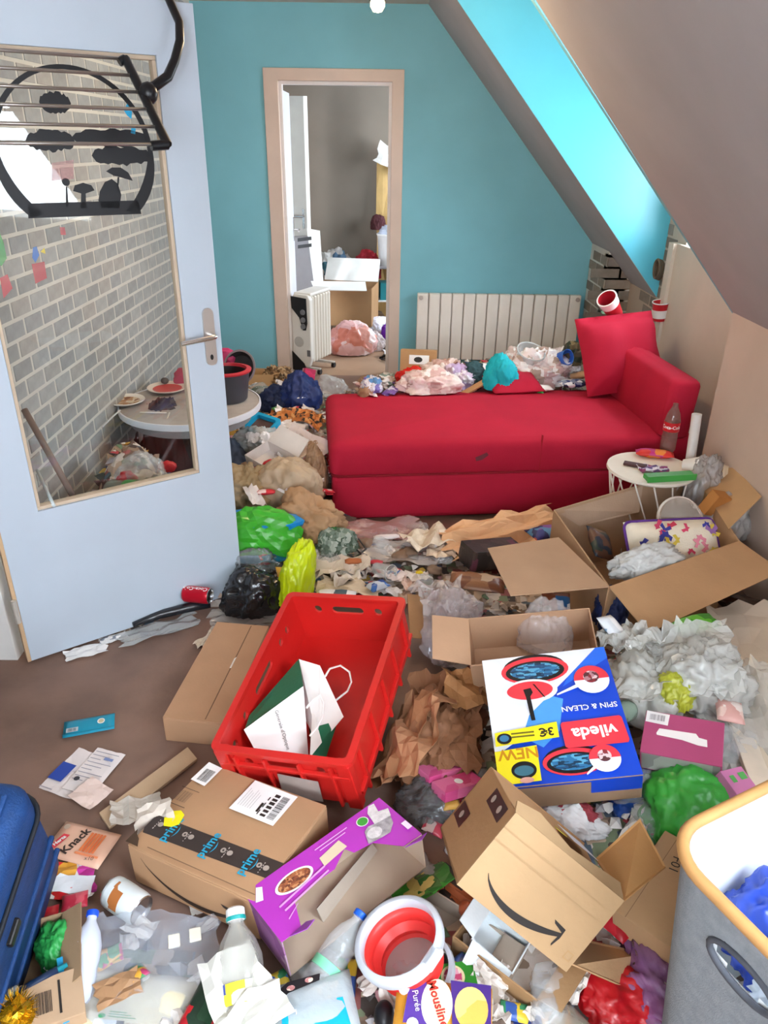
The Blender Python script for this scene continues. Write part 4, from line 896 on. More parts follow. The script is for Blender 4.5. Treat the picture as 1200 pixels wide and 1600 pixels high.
O('lining', g_lathe([(0, .010), (.087, .013), (.0985, .15)], 36, cap=False), M('221d1e', .5, var=.05), po, smooth=.8)
pq = thing('pan', 'black round pan with a pink edge leaning on the wall behind the pot', 'pan', at(378, 575, .60), (1.2, 0, -.3)); O('bowl', g_lathe([(0, 0), (.07, 0), (.09, .03), (.085, .03), (.066, .006), (0, .005)], 30), M('26252a', .4, var=.05), pq, smooth=.7); O('edge', g_lathe([(.084, .028), (.094, .028), (.094, .034), (.084, .034), (.084, .028)], 30), M('8a8088', .4, var=0), pq, smooth=.7)
ck = thing('pink_bag', 'pink handbag-like pouch behind the pot', 'bag', at(352, 578, .57), (.2, 0, .1)); O('body', g_blob(.10, .05, .09, 401, 3, .25), M('c2356c', .5, .1, var=.08), ck); O('strap', g_tube([(-.06, 0, .06), (-.03, 0, .10), (.04, 0, .105), (.08, 0, .06)], .008, 6), M('d84f86', .5, var=0), ck, smooth=2)
bag('magenta_cloth', 'magenta cloth bunched against the brick wall behind the glass', at(287, 600, .507), (.05, .05, .06), M('b03a58', .8, .1), 0, .4, n=3, cat='cloth')
for (a, b), lab, c, r in ((((38, 640), (118, 782)), 'brown broomstick leaning on the brick wall behind the glass', '7d6a60', .012), (((58, 735), (84, 790)), 'thin pale rod next to the broomstick behind the glass', 'c8d2d6', .006)):
    tag(O('broomstick' if r > .01 else 'rod', g_tube([atx(*a, XL+.03), atx(*b, XL+.22)], r, 10), M(c, .5, .05, var=.1), smooth=2), lab, 'stick')
bag('striped_bag', 'white and black striped bag behind the glass at the foot of the broomstick', pos(135, 775, .02), (.09, .08, .22), P(['e4dfe0', 'd2cdd2', '3a3438', 'e9e4e4', 'a89aa0'], 12, .4), .2, .4, stretch if False else 1.6)
bottle('green_bottle', 'empty bottle with a green label lying behind the glass', pos(170, 765, .05), .04, .25, FILM('9aa89a', .6), (1.4, 0, 1.2), label=M('3f9a4a', .5, var=.1))
bag('clear_bag', 'clear plastic bag by the green-labelled bottle behind the glass', pos(225, 760, .04), (.10, .08, .10), CLEAR, 0, .4)
for u, v, c in ((198, 752, 'c22a30'), (262, 735, 'd02a34')): bag('red_wrapper', 'red wrapper seen behind the glass %s' % ('beside the clear bag' if u < 220 else 'under the grey table'), pos(u, v, .06), (.04, .03, .03), M(c, .4, .1), 0, .45, n=3, cat='wrapper')
paper('tissue', 'cream tissue between the two red wrappers behind the glass', 'tissue', pos(235, 748, .06), .12, .08, M('e0cfb4', .7, .1), .3, .04)
bag('dark_bag', 'dark bag slumped under the grey table behind the glass', (-1.12, 3.55, .0), (.16, .17, .38), M('3a2c2a', .7, .1, 30, .2), 0, .3, 1.4)
bag('blue_bag', 'blue-grey bag under the table next to the pot side', (-.78, 3.62, .0), (.12, .12, .2), M('5b6476', .6, .1, 30, .15), 0, .3, 1.4)
# ---- heap between the door and the sofa
bx2 = carton('small_carton', 'small open kraft carton against the teal wall behind the pot', (.20, .16, .14), pos(400, 612, .0), (0, .1, .3), 'c29a6c', [('right', 80, .06)], t=.003)
bag('olive_bag', 'olive brown plastic bag slumped at the door edge', pos(388, 790, .0), (.12, .15, .14), M('a18a68', .5, .2, 25, .2, 9), .3, .5, 1.9)
bag('beige_bag', 'large beige plastic carrier bag stuffed full beside the sofa', pos(452, 790, .0), (.16, .13, .17), BAGBEIGE, .1, .35, 1.5)
bag('striped_sack', 'brown ribbed plastic sack squeezed against the corner of the sofa', pos(492, 775, .02), (.06, .10, .19), M('96785e', .5, .3, 60, .25, 40), .1, .3, 1.5)
bag('kraft_bag', 'crumpled brown paper bag in front of the beige carrier bag', pos(478, 832, .0), (.16, .11, .12), M('b08a66', .7, .15, 40, .1), -.3, .55, 2.2)
wc = carton('white_sleeve', 'white cardboard sleeve lying open with a dark inside', (.24, .15, .06), pos(428, 728, .12), (.25, .1, -.75), 'e2dcd8', [('back', 60, .10, .02)], t=.003)
paper('white_card', 'white triangular card leaning among the wrappers by the sofa corner', 'card', pos(478, 694, .13), .30, .14, M('e9dfe0', .5, .05), -.5, .03, 5, 2, tilt=(.5, .2))
paper('net_paper', 'orange and black net-patterned paper arched over the heap', 'paper', pos(460, 662, .09), .34, .16, P(['d98a4a', 'c9773a', '3a2a22', 'e0a060', 'b56a34'], 55, .6), -.25, .06, 9, 3, curl=-.4)
paper('fur_cloth', 'beige cloth edge beneath the orange net-patterned paper', 'cloth', pos(448, 660, .06), .2, .12, M('c9b49c', .9, .2), -.1, .04)
bag('navy_bag', 'navy blue bag with a white print near the far doorway', pos(470, 640, .05), (.12, .10, .15), M('1d2f66', .5, .15, 30, .12), .3, .4)
bag('navy_cloth', 'dark navy cloth bundle beside the small kraft carton', pos(438, 640, .04), (.11, .09, .10), M('1c2a50', .7, .15, 30, .15), .1, .45, cat='cloth')
nb = packet('white_tag', 'small white tag stuck on the navy bag', pos(470, 622, .17), .05, .02, .006, LBL, .4, cat='tag')
boxlet('pink_box', 'pink toy box standing by the heater foot', pos(478, 612, .10), (.07, .05, .14), P(['d46a90', 'c9285a', 'e8b0c0', 'b01f4c'], 25), .4, (-.3, .3))
bag('clear_bag', 'clear plastic bag on the heap next to the navy bag', pos(515, 618, .05), (.10, .07, .09), CLEAR, 0, .45)
bag('green_cloth', 'dark green cloth under the small kraft carton', pos(418, 625, .02), (.12, .07, .06), M('2f5230', .8, .1, var=.15), 0, .4, cat='cloth')
bag('twig_basket', 'brown wickery scraps heaped beside the small kraft carton', pos(435, 600, .06), (.10, .08, .08), P(['8a6a48', 'a5825c', '5d4632', 'bfa27c'], 60, .8), 0, .6, 3., cat='scraps')
cf = thing('plastic_tray', 'bright cyan plastic tray beside the grey table', 'tray', pos(410, 668, .10), (.35, .1, -.5)); O('frame', xf(g_prism(rrect(.17, .15, .02), [rrect(.13, .11, .015)], .03), (0, 0, .03)), M('14a7d6', .35, var=.04), cf, bevel=.003); O('base', g_box(.15, .13, .004), M('6a5048', .5, .1, var=.2), cf)
bag('clear_tray', 'clear crumpled food tray below the cyan frame', pos(405, 700, .06), (.12, .09, .08), FILM('d9dcd8', .5), .3, .4, cat='tray')
boxlet('green_packet', 'small green packet by the cyan frame', pos(436, 655, .10), (.06, .05, .02), M('3f8f2c', .4, .1, var=.15), .5)
# ---- behind the sofa, along the radiator
kb = boxlet('kraft_box', 'small kraft box with a white label in front of the radiator', pos(653, 590, .02), (.22, .12, .17), KRAFT('b98f64'), -.1, (-.2, 0))
dec(kb, face((.22, .12, .17), 'front'), rct(.25, .5, .8, .82), LBL, 'label'); dec(kb, face((.22, .12, .17), 'front'), ell(.5, .66, .12, .1, 12), INK, 'label_print')
bag('red_bag', 'shiny red plastic bag below the small kraft box', pos(648, 602, .05), (.11, .06, .08), M('dc2219', .3, .15, var=.06), 0, .4)
bag('pink_wrap', 'pale pink crumpled wrapping heap behind the sofa', pos(672, 612, .04), (.16, .08, .09), P(['e3c8c4', 'd9b4ae', 'efe0dc', 'c9a8a0', 'e8d8d0'], 22, .5), 0, .5, 2.2, cat='wrapper')
bag('lilac_wrap', 'lilac and white wrapper bundle behind the sofa', pos(718, 605, .05), (.13, .08, .10), P(['d9c4dc', 'c4a8cc', 'f0e8f0', '6a3a3c'], 20, .5), .2, .5, 2., cat='wrapper')
bag('dark_teal_cloth', 'dark teal cloth bundle against the radiator', pos(742, 595, .08), (.09, .06, .08), M('35545a', .8, .15, var=.15), 0, .45, cat='cloth')
tag(O('cardboard_strip', xf(g_prism(rct(-.15, -.02, .15, .02), [], .01), (0, 0, .02)), KRAFT('c2946a'), loc=pos(745, 607, .08), rot=(.3, -.5, .2)), 'brown cardboard strip leaning between the lilac wrapper and the cyan cloth', 'cardboard')
bag('cyan_cloth', 'bright cyan cloth draped on the rubbish behind the sofa', pos(782, 608, .10), (.10, .07, .14), M('12b4c0', .7, .15, var=.08), .3, .4, cat='cloth')
paper('paper_plate', 'white paper plate on top of the heap above the cyan cloth', 'plate', pos(778, 580, .24), .18, .12, WHITE, .1, .03, 6, 3, tilt=(.3, .1))
cup('clear_tub', 'clear empty plastic tub on the heap against the radiator', pos(822, 568, .30), .085, .09, FILM('c9cccc', .4), (.4, .2, 0), FILM('d5d8d8', .6), cat='tub')
bag('white_wrapper', 'white and pink wrapper pile on the back of the sofa', pos(830, 600, .06), (.22, .11, .14), P(['f2ecea', 'e6d4d0', 'fbf8f6', 'd9b8b4', 'b8a090'], 24, .4), 0, .55, 2.5, cat='wrapper')
cup('blue_cup', 'blue paper cup on the heap next to the red cushion', pos(868, 562, .26), .045, .10, M('2a5fc0', .4, var=.05), (1.2, 0, .6), M('3f78d0', .4, var=0))
bottle('white_bottle', 'white plastic bottle with green ends lying on the heap by the cushion', pos(868, 600, .10), .03, .25, M('f0efea', .4, var=.03), (-1.0, .5, -.5), M('2f8f4c', .4, var=0), M('e6ece4', .4, var=.03))
bottle('green_tube', 'slim green tube with a black cap on the sofa back', pos(832, 605, .12), .016, .13, M('4aa850', .4, var=.05), (1.8, .5, .6), M('1c1c1c', .4, var=0), cat='tube')
packet('logo_packet', 'white packet with dark blue print at the foot of the red cushion', pos(895, 604, .08), .16, .09, .04, P(['eef0f2', '2a3a78', 'f4f4f6', '8a94b0', '20284a'], 38), .2)
tag(O('cardboard_tube', xf(g_lathe([(.022, 0), (.022, .14), (.018, .14), (.018, 0), (.022, 0)], 20), (0, 0, 0)), KRAFT('c49a72'), loc=pos(892, 590, .16), rot=(.4, 1.2, .1), smooth=.7), 'bare cardboard tube leaning on the red cushion', 'tube')
bag('dark_cloth', 'dark patterned cloth between the blue cup and the red cushion', pos(893, 570, .18), (.07, .06, .10), P(['4a4234', '6a5c40', '2f3a2c', '8a7a58'], 30, .7), 0, .4, cat='cloth')
tag(O('white_case', xf(g_packet(.19, .07, .035, 4), (0, 0, 0)), M('f4f0ee', .35, var=.02), loc=at(837, 611, .43), rot=(0, 0, .1), smooth=2), 'slim white plastic case lying on the red seat', 'case')
mg = cup('popcorn_cup', 'red and white paper cup tipped over on the red cushion', at(962, 492, .83), .055, .15, M('c01f2e', .45, var=.06), (.35, -.75, .2), M('f4efec', .5, var=.02))
O('white_band', g_lathe([(.053, .10), (.0575, .152), (.05, .153)], 24, cap=False), M('f6f0ee', .5, var=.02), mg, smooth=.8)
packet('green_wrapper', 'pale green wrapper under the tipped paper cup', at(955, 493, .80), .12, .06, .03, M('8fb89a', .4, .1, var=.15), -.1)
mk = cup('red_mug', 'red and white mug on the ledge behind the sofa', aty(1030, 500, 4.6), .05, .11, M('c4222c', .4, var=.05), (.1, -.1, 0), WHITE)
O('white_patch', g_lathe([(.0465, .02), (.0475, .025), (.051, .07)], 24, cap=False), M('e9e2dc', .4, var=.03), mk, smooth=.8)
bag('straw_bag', 'straw yellow bag behind the red mug', aty(1042, 488, 4.75), (.06, .05, .08), M('c08a4a', .7, .2, 50, .2), 0, .45)
WRP = lambda *c: P(list(c), 20, .4)
for u, v, r, m, lab in ((800, 585, (.12, .08, .10), WRP('f0ebe8', 'e2d0cc', 'fbf9f7', 'c9b0a8'), 'white crinkled wrapper between the cyan cloth and the clear tub'), (845, 580, (.13, .08, .10), WRP('eadedb', 'd8c0b8', 'f6f2ee', 'b89a8c'), 'whitish wrapper heap under the clear tub'), (875, 578, (.10, .07, .09), WRP('f4f0ee', 'd9c8c4', 'e9e2e0'), 'white plastic wrapping under the blue cup'), (905, 592, (.08, .06, .08), WRP('4a3f3a', '8a7460', '2f2a2c'), 'dark brown wrapper by the foot of the red cushion'), (690, 596, (.14, .08, .10), WRP('e6cfc8', 'cda59a', 'f2e6e2', 'b8927f'), 'salmon coloured wrapping behind the sofa beside the kraft box'), (605, 605, (.10, .07, .06), WRP('cbb8ae', '8a9a90', 'e6dcd6', '7a6a5c'), 'mixed wrapper clump in front of the doorway'), (580, 610, (.08, .06, .05), WRP('7a6ab0', 'd8d4e0', '5a88b8', 'c9a8b8'), 'purple and blue foil clump in front of the doorway')):
    bag('wrapper', lab, pos(u, v, .03), r, m, u*.1, .5, 2.3, cat='wrapper')
for u, v, w, l, m, lab in ((815, 560, .14, .10, WHITE, 'white paper piece at the top of the heap behind the sofa'), (765, 592, .16, .06, M('9a2a34', .5), 'dark red paper strip beside the cyan cloth'), (868, 590, .10, .05, M('e8d8c8', .5), 'cream paper piece across the white bottle')):
    paper('paper_scrap', lab, 'scrap', pos(u, v, .10), w, l, m, u*.3, .05, tilt=(.5, .2))
for u, v, w, l, rz, c, lab in ((428, 690, .14, .10, .3, 'eceaea', 'white paper lying on the clear crumpled tray'), (450, 700, .12, .05, -.4, 'd8505c', 'red printed paper above the beige carrier bag'), (470, 712, .10, .07, .8, 'e6d8cc', 'cream paper scrap above the beige carrier bag'), (492, 700, .08, .06, .2, 'c9a88c', 'tan paper scrap against the sofa corner'), (440, 715, .09, .05, 1.2, 'f2f0ee', 'small bright white paper above the beige carrier bag'), (400, 690, .10, .08, .5, 'cfc8c4', 'grey paper scrap under the clear crumpled tray')):
    paper('paper_scrap', lab, 'scrap', pos(u, v, .14), w, l, M(c, .6, .1), rz, .05, tilt=(.4, .1))
# rope coil hung on the dormer brick
tag(O('rope_coil', join(*[g_tube([(XO-.055+.012*k, 4.78+.05*cos(a)+.004*k, 1.02+.055*sin(a)-.004*k) for a in [2*pi*i/24 for i in range(24)]], .008, 6, True) for k in range(3)]), M('6a5a48', .8, .2, 80), smooth=2), 'grey-brown rope coil hanging on the dormer bricks', 'rope')
# ---- drum table by the sofa end, things on it
dr = thing('drum_table', 'round white wire side table at the end of the red sofa', 'table', (1.20, 3.09, 0))
O('tabletop', g_lathe([(0, .385), (.185, .385), (.192, .392), (.19, .402), (.18, .405), (0, .400)], 40), M('ece4d6', .4, var=.04), dr, smooth=.6); O('base_ring', g_lathe([(.16, 0), (.18, 0), (.18, .012), (.16, .012), (.16, 0)], 40), M('e8e2da', .4, var=0), dr, smooth=.6)
for k in range(14):
    a = 2*pi*k/14; O('wire', g_tube([(.182*cos(a), .182*sin(a), .39), (.15*cos(a+.45), .15*sin(a+.45), .2), (.172*cos(a+.9), .172*sin(a+.9), .006)], .004, 5), M('e8e2da', .4, var=0), dr, smooth=2)
cb = bottle('cola_bottle', 'clear cola bottle with a red label standing on the white wire table', at(1042, 704, .403), .036, .245, FILM('8d6a62', .55, .08), (0, 0, 0), label=M('d0242c', .4, var=.04), lz=(.42, .60))
wrap_txt(cb, 'Coca-Cola', .022, .0372, .125, LBL, -pi/2-.4, False)
packet('sweet_packet', 'orange and magenta sweet packet on the wire table', at(1022, 714, .405), .17, .06, .035, P(['d8342c', 'c02a78', 'e8873a', 'b82468'], 14), -.25)
tag(O('chocolate_bar', xf(g_box(.10, .035, .012), (0, 0, 0)), M('4a2624', .5, .1, var=.1), loc=at(992, 728, .405), rot=(0, 0, -.45), bevel=.003), 'dark brown chocolate bar on the wire table', 'chocolate bar')
paper('silver_wrapper', 'torn silver and purple wrapper next to the chocolate bar', 'wrapper', at(1020, 735, .405), .13, .08, P(['d8d4e4', '5a4078', 'b8b4c8', 'e6e2ee', '8a3a6a'], 45, .3), -.2, .02)
cp_ = cup('white_mug', 'white paper cup lying on the wire table', at(1068, 728, .41), .04, .07, M('e4ddd6', .5, var=.03), (1.3, .3, .9), WHITE)
gt = thing('green_tray', 'green plastic box lid at the front of the wire table', 'lid', at(1045, 748, .41), (.1, 0, .17)); O('plate', g_box(.22, .05, .022), M('3f9a44', .4, var=.08), gt, bevel=.004); O('edge', g_box(.225, .006, .03, (0, -.024, 0)), M('4aa850', .4, var=.05), gt, bevel=.002)
tag(O('white_tube', g_tube([(1.42, 3.16, .12), (1.405, 3.2, .62)], .022, 12), M('dcd8d4', .4, .1, var=.05), smooth=.8), 'white cardboard tube standing between the sofa and the wall', 'tube')
bag('grey_bag', 'grey plastic bag squeezed by the white tube and the wall', (1.42, 3.02, .25), (.08, .08, .16), FILM('b8b4b4', .6), 0, .45)
packet('candle_stub', 'beige folded strip sticking up by the wall', (1.49, 3.0, .38), .03, .14, .015, M('d9c4a4', .6, .1), .3, (1.2, .3), cat='strip')
# ---- in front of the sofa
paper('packing_paper', 'long crumpled orange-brown packing paper before the sofa', 'paper', pos(782, 838, .06), .62, .20, M('dba97c', .7, .1, 40, .06), .45, .10, 13, 5, tilt=(.35, 0))
paper('cream_bag', 'cream torn paper bag next to the packing paper', 'bag', pos(668, 850, .04), .22, .16, P(['e6d8c4', 'dccbb4', 'e9e0d0', 'd2bfa6', 'c8474a'], 9, .6), .4, .08, 11, 5)
paper('cream_paper', 'pale paper piece under the cream torn bag', 'paper', pos(690, 866, .03), .13, .10, M('d8c0a6', .7, .1), -.2, .04)
paper('pink_film', 'pinkish clear film sheet in front of the sofa', 'plastic', pos(590, 835, .01), .42, .22, FILM('c9a0a0', .45), .1, .05)
paper('clear_film', 'clear film with a folded white edge on the floor before the sofa', 'plastic', pos(625, 868, .01), .34, .18, FILM('cfc6c2', .4), -.1, .05)
packet('white_roll', 'white twisted paper roll on the pinkish film', pos(604, 842, .03), .12, .03, .02, M('efe6e4', .5, .1), .15, cat='paper')
tag(O('wire', g_tube([pos(540, 848, .08), pos(560, 842, .07), pos(572, 858, .05), pos(555, 872, .04), pos(535, 862, .06), pos(545, 846, .09), pos(566, 868, .04)], .004, 6), BLACK, smooth=2), 'tangle of black wire near the sofa corner', 'wire')
bag('mesh_bag', 'greenish grey mesh bag with a green top near the sofa corner', pos(525, 862, .02), (.09, .07, .08), P(['6a7a6c', '8a968a', '4a5c4c', 'a8b0a4'], 50, .6), 0, .45)
bag('green_leaf_bag', 'dark green cloth scrap on the greenish mesh bag', pos(520, 838, .09), (.05, .03, .03), M('2f6a34', .7, .1), 0, .5, n=3, cat='cloth')
for u, v, w, l, rz, c, lab in ((535, 890, .22, .13, .2, 'd9c8b4', 'cream cloth strip under the mesh bag'), (545, 925, .24, .12, -.1, 'd2bda2', 'beige cloth folded over behind the red crate'), (540, 908, .12, .10, .5, 'e2d6c8', 'pale tissue between the two beige cloths')):
    paper('cloth', lab, 'cloth', pos(u, v, .02), w, l, M(c, .85, .15, 40, .08), rz, .07, 11, 5)
packet('orange_scrap', 'orange-brown stained scrap on the cream cloth', pos(552, 880, .08), .07, .03, .02, M('b5673a', .7, .1), .1, cat='scrap')
packet('white_packet', 'white packet with a dark teal band touching the crate rim', pos(525, 934, .05), .16, .06, .03, P(['eceaea', 'e4e0e0', '3f5a68', 'f0ecec'], 13), -.05)
packet('blue_packet', 'blue and silver foil packet behind the red crate', pos(590, 920, .04), .09, .06, .03, P(['3f6ab0', 'c9d0dc', '2a4a90', 'e4e8ee'], 30, .25), .6)
cup('clear_cup', 'clear plastic cup lying among the scraps before the sofa', pos(587, 888, .03), .035, .09, CLEAR, (1.4, 0, .8), FILM('e8eaea', .5))
for i, (u, v, c) in enumerate(((600, 900, 'efe6e4'), (622, 903, 'e9d8d2'), (640, 915, 'd9b8a8'), (610, 925, 'f0ecea'), (655, 905, 'e8dcd4'), (630, 935, 'cbb09c'))):
    paper('paper_scrap', 'pale torn paper scrap on the floor behind the red crate', 'scrap', pos(u, v, .012), .09, .06, M(c, .6, .1), i*.9, .03, 7, group='torn scraps behind the red crate')
packet('yellow_tab', 'small yellow plastic tab near the packing paper', pos(655, 896, .03), .03, .02, .01, M('e2c61a', .4), .3, cat='tab')
packet('red_blue_pack', 'small red and blue packet lying on the clear film', pos(582, 880, .03), .09, .025, .015, P(['c8303c', '3f9ad0', 'c8303c', '2a6aa8'], 20), -.1)
# ---- cartons and bags at the middle right
uc = carton('shallow_carton', 'shallow open kraft carton full of plastic behind the mop set box', (.393, .189, .17), (.506, 1.985, .14), (.30, -.18, -.089), 'bb9678', [('left', 70, .12)], t=.004)
tag(O('cardboard_sheet', xf(g_prism([(-.06, -.09), (.05, -.08), (.04, .10), (-.07, .09)], [], .005), (0, 0, 0)), KRAFT('b58a62'), loc=pos(665, 965, .10), rot=(.5, .2, .1)), 'loose kraft cardboard panel between crate and bubble wrap', 'cardboard')
bw_ = thing('bubble_wrap', 'crumpled sheet of clear bubble wrap beside the red crate', 'plastic', pos(700, 1010, .02), (0, 0, -.3)); BWF = FILM('dcd0d2', .34, .12)
O('roll', g_blob(.09, .14, .15, 321, 5, .5, 2.), BWF, bw_, smooth=2.5); O('fold', xf(g_sheet(.20, .26, .10, 322, 14, 9), (0, .02, .06), (.5, .1, .2)), BWF, bw_)
paper('bubble_wrap', 'second piece of bubble wrap folded over the first', 'plastic', pos(690, 940, .14), .2, .2, FILM('e2d8d6', .36, .12), .3, .09, 12, 7)
bag('clear_bag', 'clear plastic bag bulging out of the shallow carton', pos(848, 1010, .06), (.09, .08, .13), FILM('dedadc', .32, .08), .1, .35)
packet('brown_wrapper', 'brown shiny wrapper stuck behind the bubble wrap', pos(745, 918, .08), .22, .12, .05, P(['7a4a34', '9a6a4a', 'c9a88a', '5d3a2c'], 14, .3), -.2)
packet('food_packet', 'food packet with a round brown picture under the carton flap', pos(868, 952, .12), .10, .12, .03, P(['d9d4cc', '8a4a30', 'e6e2dc', '2a5a8a', 'c9a070'], 18), -.1, (.5, 0))
boxlet('dark_box', 'dark printed box under the packing paper', pos(765, 880, .02), (.26, .12, .09), P(['2a2524', '3a302e', '4a3c38', '6a3a4a'], 14, .4), .45, (0, .15))
packet('purple_packet', 'dark blue and purple packet below the end of the packing paper', pos(850, 838, .12), .15, .10, .04, P(['3a3478', '5a8ab0', '2a2a5a', '8a5a9a', 'd05a4a'], 22), .4)
KB = M('8a5f42', .7, .12, 40, .1, 6); KB2 = M('976a48', .7, .12, 40, .1, 6)
kbag = thing('kraft_paper_bag', 'big crumpled brown paper bag lying between the crate and the mop set box', 'bag', pos(688, 1165, .0), (0, 0, -.25))
O('body', g_blob(.12, .22, .09, 311, 5, .55, 1.9), KB, kbag, smooth=1.0)
O('side', xf(g_sheet(.24, .40, .085, 312, 15, 8, jag=.04), (.0, .03, .06), (.1, -.15, .1)), KB, kbag); O('side', xf(g_sheet(.17, .34, .07, 313, 13, 7, jag=.04), (-.09, -.09, .08), (.15, -.75, -.2)), KB2, kbag); O('fold', xf(g_sheet(.15, .14, .06, 314, 9, 6), (.05, .14, .12), (.3, .2, .5)), M('a87648', .7, .12, 40, .1), kbag)
paper('kraft_paper', 'brown paper edge curling up from the big paper bag', 'paper', pos(655, 1160, .10), .16, .36, M('a87a58', .7, .12, 40, .08), -.35, .08, 11, 5, tilt=(0, -.5))
for u, v, lab in ((690, 1212, 'pink sweet packet beside the big brown paper bag'), (715, 1236, 'second pink sweet packet, closer to the parcel box')):
    k = boxlet('pink_packet', lab, pos(u, v, .05), (.14, .065, .03), P(['d8508a', 'e0709c', 'c93a70', 'e8a0ba'], 20, .35), .55, (-.2, .2)); dec(k, face((.14, .065, .03), 'top'), ell(.5, .5, .09, .2, 14), LBL, 'white_badge')
bag('grey_film', 'dark grey plastic film below the pink sweet packets', pos(672, 1262, .0), (.09, .07, .06), FILM('6a6a6c', .7), .3, .5)
packet('gold_wrapper', 'gold wrapper next to the pink sweet packets', pos(705, 1262, .04), .05, .03, .02, M('c99a4a', .35, .1), .2, cat='wrapper')
# ---- right heap
bag('grey_bag', 'pale grey carrier bag heaped between the mop set box and the wall', pos(1000, 1105, .0), (.11, .13, .11), FILM('c2c2bc', .66, .2), .3, .5, 2.0)
bag('white_bag', 'white carrier bag with grey lettering on top of the heap', pos(1095, 1090, .02), (.13, .11, .12), FILM('d2d4d0', .64, .2), -.3, .5, 1.9)
bag('white_bag', 'small white plastic bag in the large carton in front of the butterfly bag', at(1010, 895, .28), (.15, .07, .08), FILM('d6d8d6', .85, .3), .35, .45, 2.1)
bag('clear_bag', 'clear bag with grey contents beside the butterfly bag in the carton', at(1125, 835, .2), (.11, .10, .13), FILM('bdb8b4', .75, .3), 0, .4)
plt_ = thing('food_dome', 'clear round plastic dome behind the butterfly bag', 'dome', at(1062, 812, .34), (.9, 0, .1)); O('dome', g_lathe([(.09, 0), (.088, .02), (.06, .035), (0, .04)], 36, cap=False), FILM('e6dcd2', .35), plt_, smooth=.8); O('ring', g_lathe([(.088, -.004), (.097, -.002), (.097, .006), (.088, .006), (.088, -.004)], 36), FILM('efe6dc', .7), plt_, smooth=.8)
packet('dark_packet', 'dark green and brown packet in the corner of the large carton', at(932, 855, .24), .10, .16, .05, P(['2a3a34', '5a3a2c', '1f2a3a', '7a5a3c'], 22), .2, (.4, .4))
boxlet('orange_box', 'orange-brown box piece at the back of the large carton', at(1105, 800, .32), (.08, .05, .10), KRAFT('b57a42'), .4, (.3, .3))
bag('lime_bag', 'yellow-green bag showing through the white carrier bag', pos(1052, 1092, .08), (.055, .06, .06), M('a9ad34', .35, .2, 30, .15, spec=.6), .2, .4)
packet('green_packet', 'bright green packet under the front flap of the large carton', pos(1085, 985, .10), .16, .07, .05, P(['4aa02c', '6abf3a', '3a8a2a', 'c8d8b0'], 16), .3)
can('blue_can', 'blue drinks can under the front flap of the large carton', pos(1118, 985, .08), .033, .12, P(['2050b0', '2a62c8', 'd0d8e8'], 18, .3), (1.4, 0, 1.2))
bottle('brown_bottle', 'dark brown glass bottle lying by the wall', pos(1215, 962, .06), .04, .26, M('2a1610', .1, 0, var=.05, spec=.8), (-1.45, 0, 1.2), M('6a4a3a', .4, var=0))
bag('dark_blue_bag', 'dark blue bag corner beside the shallow carton', pos(950, 975, .04), (.06, .07, .10), M('1a2a58', .5, .1, var=.1), 0, .4)
packet('foil_packet', 'white and blue foil packet at the corner of the large carton', pos(952, 985, .14), .07, .09, .03, P(['dfe6ee', 'f4f6fa', '8aa8c8'], 16, .25), .6, (.4, .2))
bottle('green_bottle', 'small bottle with green cap beside the mop set box', pos(985, 1108, .10), .03, .15, FILM('9ab0a0', .6), (1.3, .4, -1.0), M('2f7a3a', .4, var=0))
pk = (.196, .146, .063); pkb = boxlet('magenta_box', 'dusky magenta carton with a barcode label on the heap', (.804, 1.492, .249), pk, M('b04a74', .5, .03, 40, .05), -.416, (.155, -.144), lid=P(['8a8a86', 'a8a8a2', '7a3a44', '9a9a94'], 12))
f = face(pk, 'top'); dec(pkb, f, [(.01, .72), (.30, .70), (.31, .97), (.01, .99)], M('ece6e6', .5, var=.02), 'barcode_label'); bars(pkb, f, .06, .78, .26, .92, 14, M('8a8488', .5, var=0), 3); dec(pkb, f, [(.17, .48), (.20, .60), (.66, .62), (.70, .54), (.80, .52), (.81, .36), (.70, .36), (.5, .42), (.18, .44)], M('eee8e6', .6, var=.05), 'torn_patch')
packet('pink_fish_pack', 'pink and white printed packet next to the magenta carton', pos(1138, 1118, .10), .07, .09, .03, P(['e6c8c0', 'd9a8a0', 'f0e2dc', 'a87068'], 30), -.3)
bag('green_sack', 'bright green plastic bag below the magenta carton', pos(1078, 1290, .0), (.13, .12, .11), M('3aa53c', .35, .2, 30, .12, 8, spec=.6), .2, .35, 1.5)
bag('clear_bag', 'clear plastic wrap over the green bag top', at(1060, 1222, .15), (.07, .045, .045), FILM('a8c0a8', .4), 0, .45)
bag('blue_sack', 'royal blue plastic bag under the mop set box', at(985, 1268, .06), (.10, .07, .10), M('12469a', .35, .2, 30, .12, 8, spec=.6), .1, .45, 1.7)
bag('striped_bag', 'white plastic bag with red stripes behind the parcel box', at(890, 1290, .10), (.085, .045, .05), P(['eeecec', 'f4f2f2', 'e0dede', 'b04a54', 'eceaea'], 15, .35), -.4, .5)
pg = boxlet('pink_green_box', 'pink box with green squares beside the basket rim', at(1152, 1248, .24), (.08, .12, .04), M('c87aa8', .5, .03, 30, .08), .45, (.3, .2)); 
for x, y, w in ((.2, .7, .2), (.6, .72, .3), (.55, .3, .25)): dec(pg, face((.08, .12, .04), 'top'), rct(x, y, x+w, y+.16), M('5aa85a', .5, var=.1), 'green_square')
bag('dark_gap_bag', 'black plastic bag in the gap behind the pink box', at(1150, 1195, .13), (.05, .06, .04), M('1c1518', .5, .1), 0, .4)
